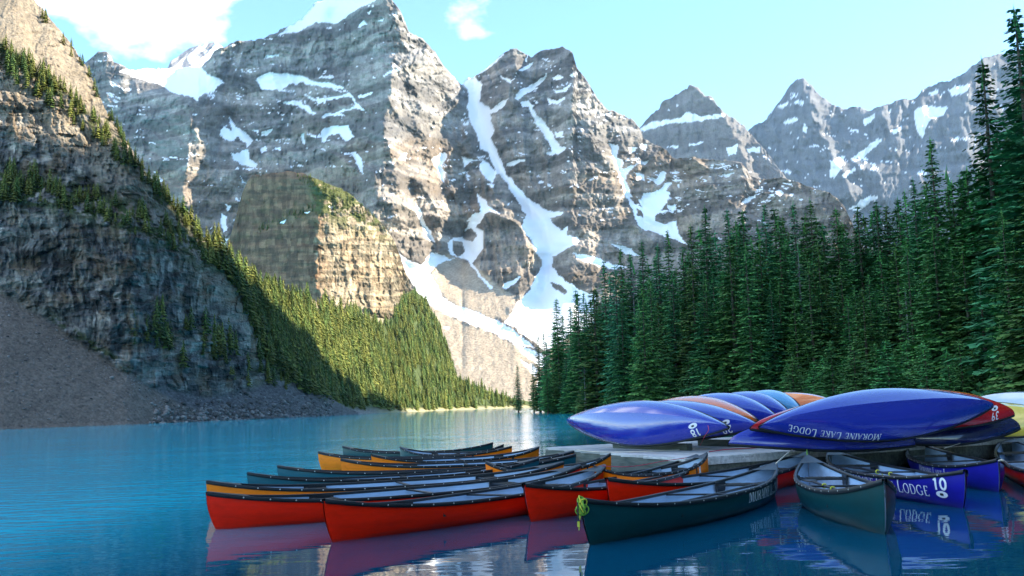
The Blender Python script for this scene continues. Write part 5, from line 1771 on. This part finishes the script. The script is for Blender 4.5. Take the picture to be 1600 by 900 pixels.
# sleepers under the pile
for i, (x, y) in enumerate(((2.0, 3.6), (3.6, 2.6), (5.8, 2.4))):
    c = np.array([FL[0] + ux * x - uy * y, FL[1] + uy * x + ux * y])
    s_ = bm_obj('timber_sleeper', box_mesh((0, 0, 0), 0.14, 2.6, 0.14, 0.01), BEAMW)
    s_.location = (c[0], c[1], DZ + 0.072); s_.rotation_euler = (0, 0, ANG)
    tag(s_, ('dark timber sleeper on the dock under the canoe numbered 18', 'dark timber sleeper on the dock under the low blue canoe', 'dark timber sleeper on the dock under the big lettered canoe')[i], 'timber')

# ------------------------------------------------------------------ ropes and paddles
ROPE_Y = plastic('yellow_rope', (0.62, 0.60, 0.07), 0.8, 0.3)
ROPE_G = plastic('green_rope', (0.20, 0.42, 0.06), 0.8, 0.3)
ROPE_R = plastic('red_cord', (0.55, 0.06, 0.10), 0.7, 0.3)
ROPE_W = plastic('pale_rope', (0.62, 0.56, 0.46), 0.8, 0.3)
ROPE_K = plastic('dark_strap', (0.02, 0.03, 0.04), 0.7, 0.3)


def rope(name, pts, rad, mat, label=None, parent=None, cat='rope', seg=7, group=None):
    P = np.array(pts, float)
    t = np.linspace(0, len(P) - 1, (len(P) - 1) * 8 + 1)
    Q = []
    for v in t:                                       # Catmull-Rom through the points
        i = min(int(v), len(P) - 2); f = v - i
        p0, p1, p2, p3 = P[max(i - 1, 0)], P[i], P[i + 1], P[min(i + 2, len(P) - 1)]
        Q.append(0.5 * ((2 * p1) + (-p0 + p2) * f + (2 * p0 - 5 * p1 + 4 * p2 - p3) * f * f + (-p0 + 3 * p1 - 3 * p2 + p3) * f ** 3))
    V, F = tube(Q, rad, seg)
    o = np_obj(name, V, F, mat, parent)
    if label:
        tag(o, label, cat, group)
    return o


bow = at_z(np.array(910), np.array(782), TIP)
fl = np.array(CAN[14].matrix_world.to_3x3() @ Vector((1, 0, 0))) if False else None
ax = at_z(np.array(910), np.array(782), TIP) - at_z(np.array(1212), np.array(725), TIP); ax /= np.linalg.norm(ax)
sdv = np.array([ax[1], -ax[0], 0.0])
bun = link(bpy.data.objects.new('rope_bundle', None)); tag(bun, 'yellow green rope bundle hanging on the bow of the near dark green canoe', 'rope')
bun.location = tuple(bow); bun.scale = (0.62, 0.62, 0.70)
rb = np.random.default_rng(41)
for k in range(9):                                    # loops wound over the bow
    cz = -0.05 - 0.025 * k * 0.6; rx = 0.075 + 0.02 * rb.random(); rz = 0.085 + 0.035 * rb.random()
    tilt = rb.uniform(-0.5, 0.5); pts = []
    for j in range(13):
        a = 6.283 * j / 12
        pts.append(ax * (0.02 + rx * math.cos(a) * math.cos(tilt)) + sdv * (0.05 * math.sin(a + k) + rx * math.cos(a) * math.sin(tilt)) + np.array([0, 0, cz + 0.03 + rz * math.sin(a) * 0.8]))
    rope('loop', pts, 0.012, ROPE_G if k % 3 else ROPE_Y, parent=bun)
base = ax * 0.07 + sdv * 0.05
rope('hanging_end', [base + (0, 0, 0.0), base + (0.005, 0, -0.10), base + (-0.01, 0, -0.22), base + (0.01, 0, -0.34), base + (0.0, 0, -0.44)], 0.009, ROPE_Y, parent=bun)
rope('slack_loop', [ax * 0.02 + sdv * 0.06 + (0, 0, -0.16), ax * 0.0 + sdv * 0.07 + (0, 0, -0.26), ax * -0.04 + sdv * 0.08 + (0, 0, -0.29), ax * -0.05 + sdv * 0.08 + (0, 0, -0.20), ax * -0.04 + sdv * 0.07 + (0, 0, -0.12)], 0.008, ROPE_Y, parent=bun)
rope('strap', [ax * 0.11 + sdv * 0.03 + (0, 0, -0.02), ax * 0.115 + sdv * 0.03 + (0, 0, -0.15), ax * 0.11 + sdv * 0.03 + (0, 0, -0.30)], 0.014, ROPE_K, parent=bun)
tg = bm_obj('tag', box_mesh(tuple(ax * 0.11 + sdv * 0.03 + np.array([0, 0, -0.345])), 0.045, 0.02, 0.085, 0.004), ROPE_Y, bun)


def local_rope(e, pts, rad, mat, label, name='mooring_rope', group=None):
    """rope through points given in a canoe's own frame, or in the world when e is None"""
    return rope(name, pts, rad, mat, label, group=group)


W = lambda px, py, z: at_z(np.array(px), np.array(py), z)
edge = lambda px, py: W(px, py, DZ + 0.015)
rope('mooring_rope', [W(1262, 714, TIP + .04), edge(1262, 706) + (0, 0, .06), edge(1275, 703.5), edge(1283, 701) + (0, .2, 0)], 0.013, ROPE_G, 'green yellow mooring rope from the end on green canoe to the dock')
rope('mooring_rope', [W(1213, 725, TIP + .04), W(1216, 721, TIP + .10), edge(1240, 707) + (0, 0, .05), edge(1262, 704.5), edge(1290, 700) + (0, .2, 0)], 0.011, ROPE_W, 'pale mooring rope from the near dark green canoe to the dock')
rope('mooring_rope', [W(1561, 720, TIP + .03), W(1566, 719, TIP + .08), W(1573, 724, TIP), W(1577, 729, TIP - .1)], 0.014, ROPE_W, 'short pale rope on the stern of the blue canoe behind the one numbered 10')
rope('mooring_rope', [W(1571, 685, TIP + .03), edge(1540, 682), edge(1490, 702) + (0, 0.4, 0)], 0.007, ROPE_W, 'thin rope from the rightmost red canoe to the dock edge')
rope('mooring_rope', [W(1088, 713, TIP + .03), W(1040, 720, TIP + .02), W(985, 729, TIP - .02), W(940, 728, TIP + .02)], 0.006, ROPE_R, 'thin red cord across the red canoe in the middle of the row')
rope('mooring_rope', [edge(1108, 706), edge(1140, 704) + (0, .1, .02), edge(1180, 700), edge(1225, 699) + (0, 0, .03)], 0.009, ROPE_R, 'red cord lying along the dock edge behind the orange canoe')
rope('mooring_rope', [edge(1360, 692), edge(1385, 690) + (0, 0, .03), edge(1405, 688), edge(1440, 687)], 0.010, ROPE_R, 'red cord lying on the dock edge near the blue canoes')
rope('mooring_rope', [W(900, 703, TIP + .03), edge(930, 706), edge(985, 706), edge(1060, 703), edge(1110, 700)], 0.010, ROPE_W, 'long pale rope along the dock behind the orange canoes')
rope('mooring_rope', [P(1106, 664, 19.6), P(1107, 672, 19.4) , P(1101, 682, 19.3), edge(1094, 696)], 0.006, ROPE_R, 'red cord hanging from the canoe numbered 18')


def paddle(e, H, x0, x1, y0, y1, z, label, ties=2):
    """paddle lying lengthwise in a canoe; its place is worked out from the canoe's frame"""
    bpy.context.view_layer.update()
    mw = e.matrix_world
    a = np.array(mw @ Vector((x0, y0, z))); b = np.array(mw @ Vector((x1, y1, z)))
    r = link(bpy.data.objects.new('canoe_paddle', None)); r.location = tuple(a)
    tag(r, label, 'paddle')
    d = b - a; L = np.linalg.norm(d); d /= L
    V, F = tube([d * (L * t) for t in (0, 0.25, 0.5, 0.75, 1.0)], 0.019, 8); np_obj('shaft', V, F, TRIM, r)
    sd = np.array([-d[1], d[0], 0]); V = []; F = []
    prof = [(0.0, 0.02), (0.06, 0.05), (0.16, 0.085), (0.32, 0.095), (0.44, 0.08), (0.50, 0.03)]
    for (t, w) in prof:
        c = -d * t
        V += [c + sd * w + (0, 0, 0.006), c - sd * w + (0, 0, 0.006), c - sd * w - (0, 0, 0.006), c + sd * w - (0, 0, 0.006)]
    for i in range(len(prof) - 1):
        for k in range(4):
            F.append((i * 4 + k, i * 4 + (k + 1) % 4, (i + 1) * 4 + (k + 1) % 4, (i + 1) * 4 + k))
    np_obj('blade', V, F, TRIM, r, False)
    for k in range(ties):
        c = d * (L * (0.30 + 0.22 * k)); pts = []
        for j in range(17):
            an = 6.283 * j / 8
            pts.append(c + sd * 0.027 * math.cos(an) + np.array([0, 0, 0.027 * math.sin(an)]) + d * 0.012 * j / 8)
        pts.append(pts[-1] + sd * 0.05 + np.array([0, 0, -0.05]))
        rope('tie', pts, 0.008, ROPE_Y, parent=r)


paddle(CAN[14], STD, -1.6, 0.9, 0.16, 0.20, 0.36, 'dark paddle lying inside the near dark green canoe', 0)
paddle(CAN[15], STD, -0.9, 1.6, -0.20, -0.12, 0.36, 'dark paddle tied with yellow cord inside the end on green canoe')
paddle(CAN[16], STD, -0.6, 1.7, -0.16, -0.10, 0.38, 'dark paddle tied with orange cord inside the blue canoe numbered 10')
paddle(CAN[2], STD, -1.0, 0.9, 0.14, 0.10, 0.36, 'dark paddle lying inside the red canoe in the middle of the row', 0)
# ------------------------------------------------------------------ the air between here and the peaks
hz, n, l, p = new_mat('mountain_air')
n.remove(p)
pv = N(n, 'ShaderNodeVolumePrincipled')
pv.inputs['Color'].default_value = (0.42, 0.70, 1.0, 1.0)
pv.inputs['Density'].default_value = 0.00002
pv.inputs['Anisotropy'].default_value = 0.2
l.new(pv.outputs['Volume'], n['Material Output'].inputs['Volume'])
x0, x1, y0, y1, z0, z1 = -3200.0, 4200.0, -1000.0, 5600.0, -520.0, 2600.0
hv = [(x, y, z) for x in (x0, x1) for y in (y0, y1) for z in (z0, z1)]
me = bpy.data.meshes.new('haze')
me.from_pydata(hv, [], [(0, 1, 3, 2), (4, 6, 7, 5), (0, 4, 5, 1), (2, 3, 7, 6), (0, 2, 6, 4), (1, 5, 7, 3)])
me.materials.append(hz)
tag(link(bpy.data.objects.new('haze', me)), 'thin blue mountain air', 'haze', None, 'stuff')
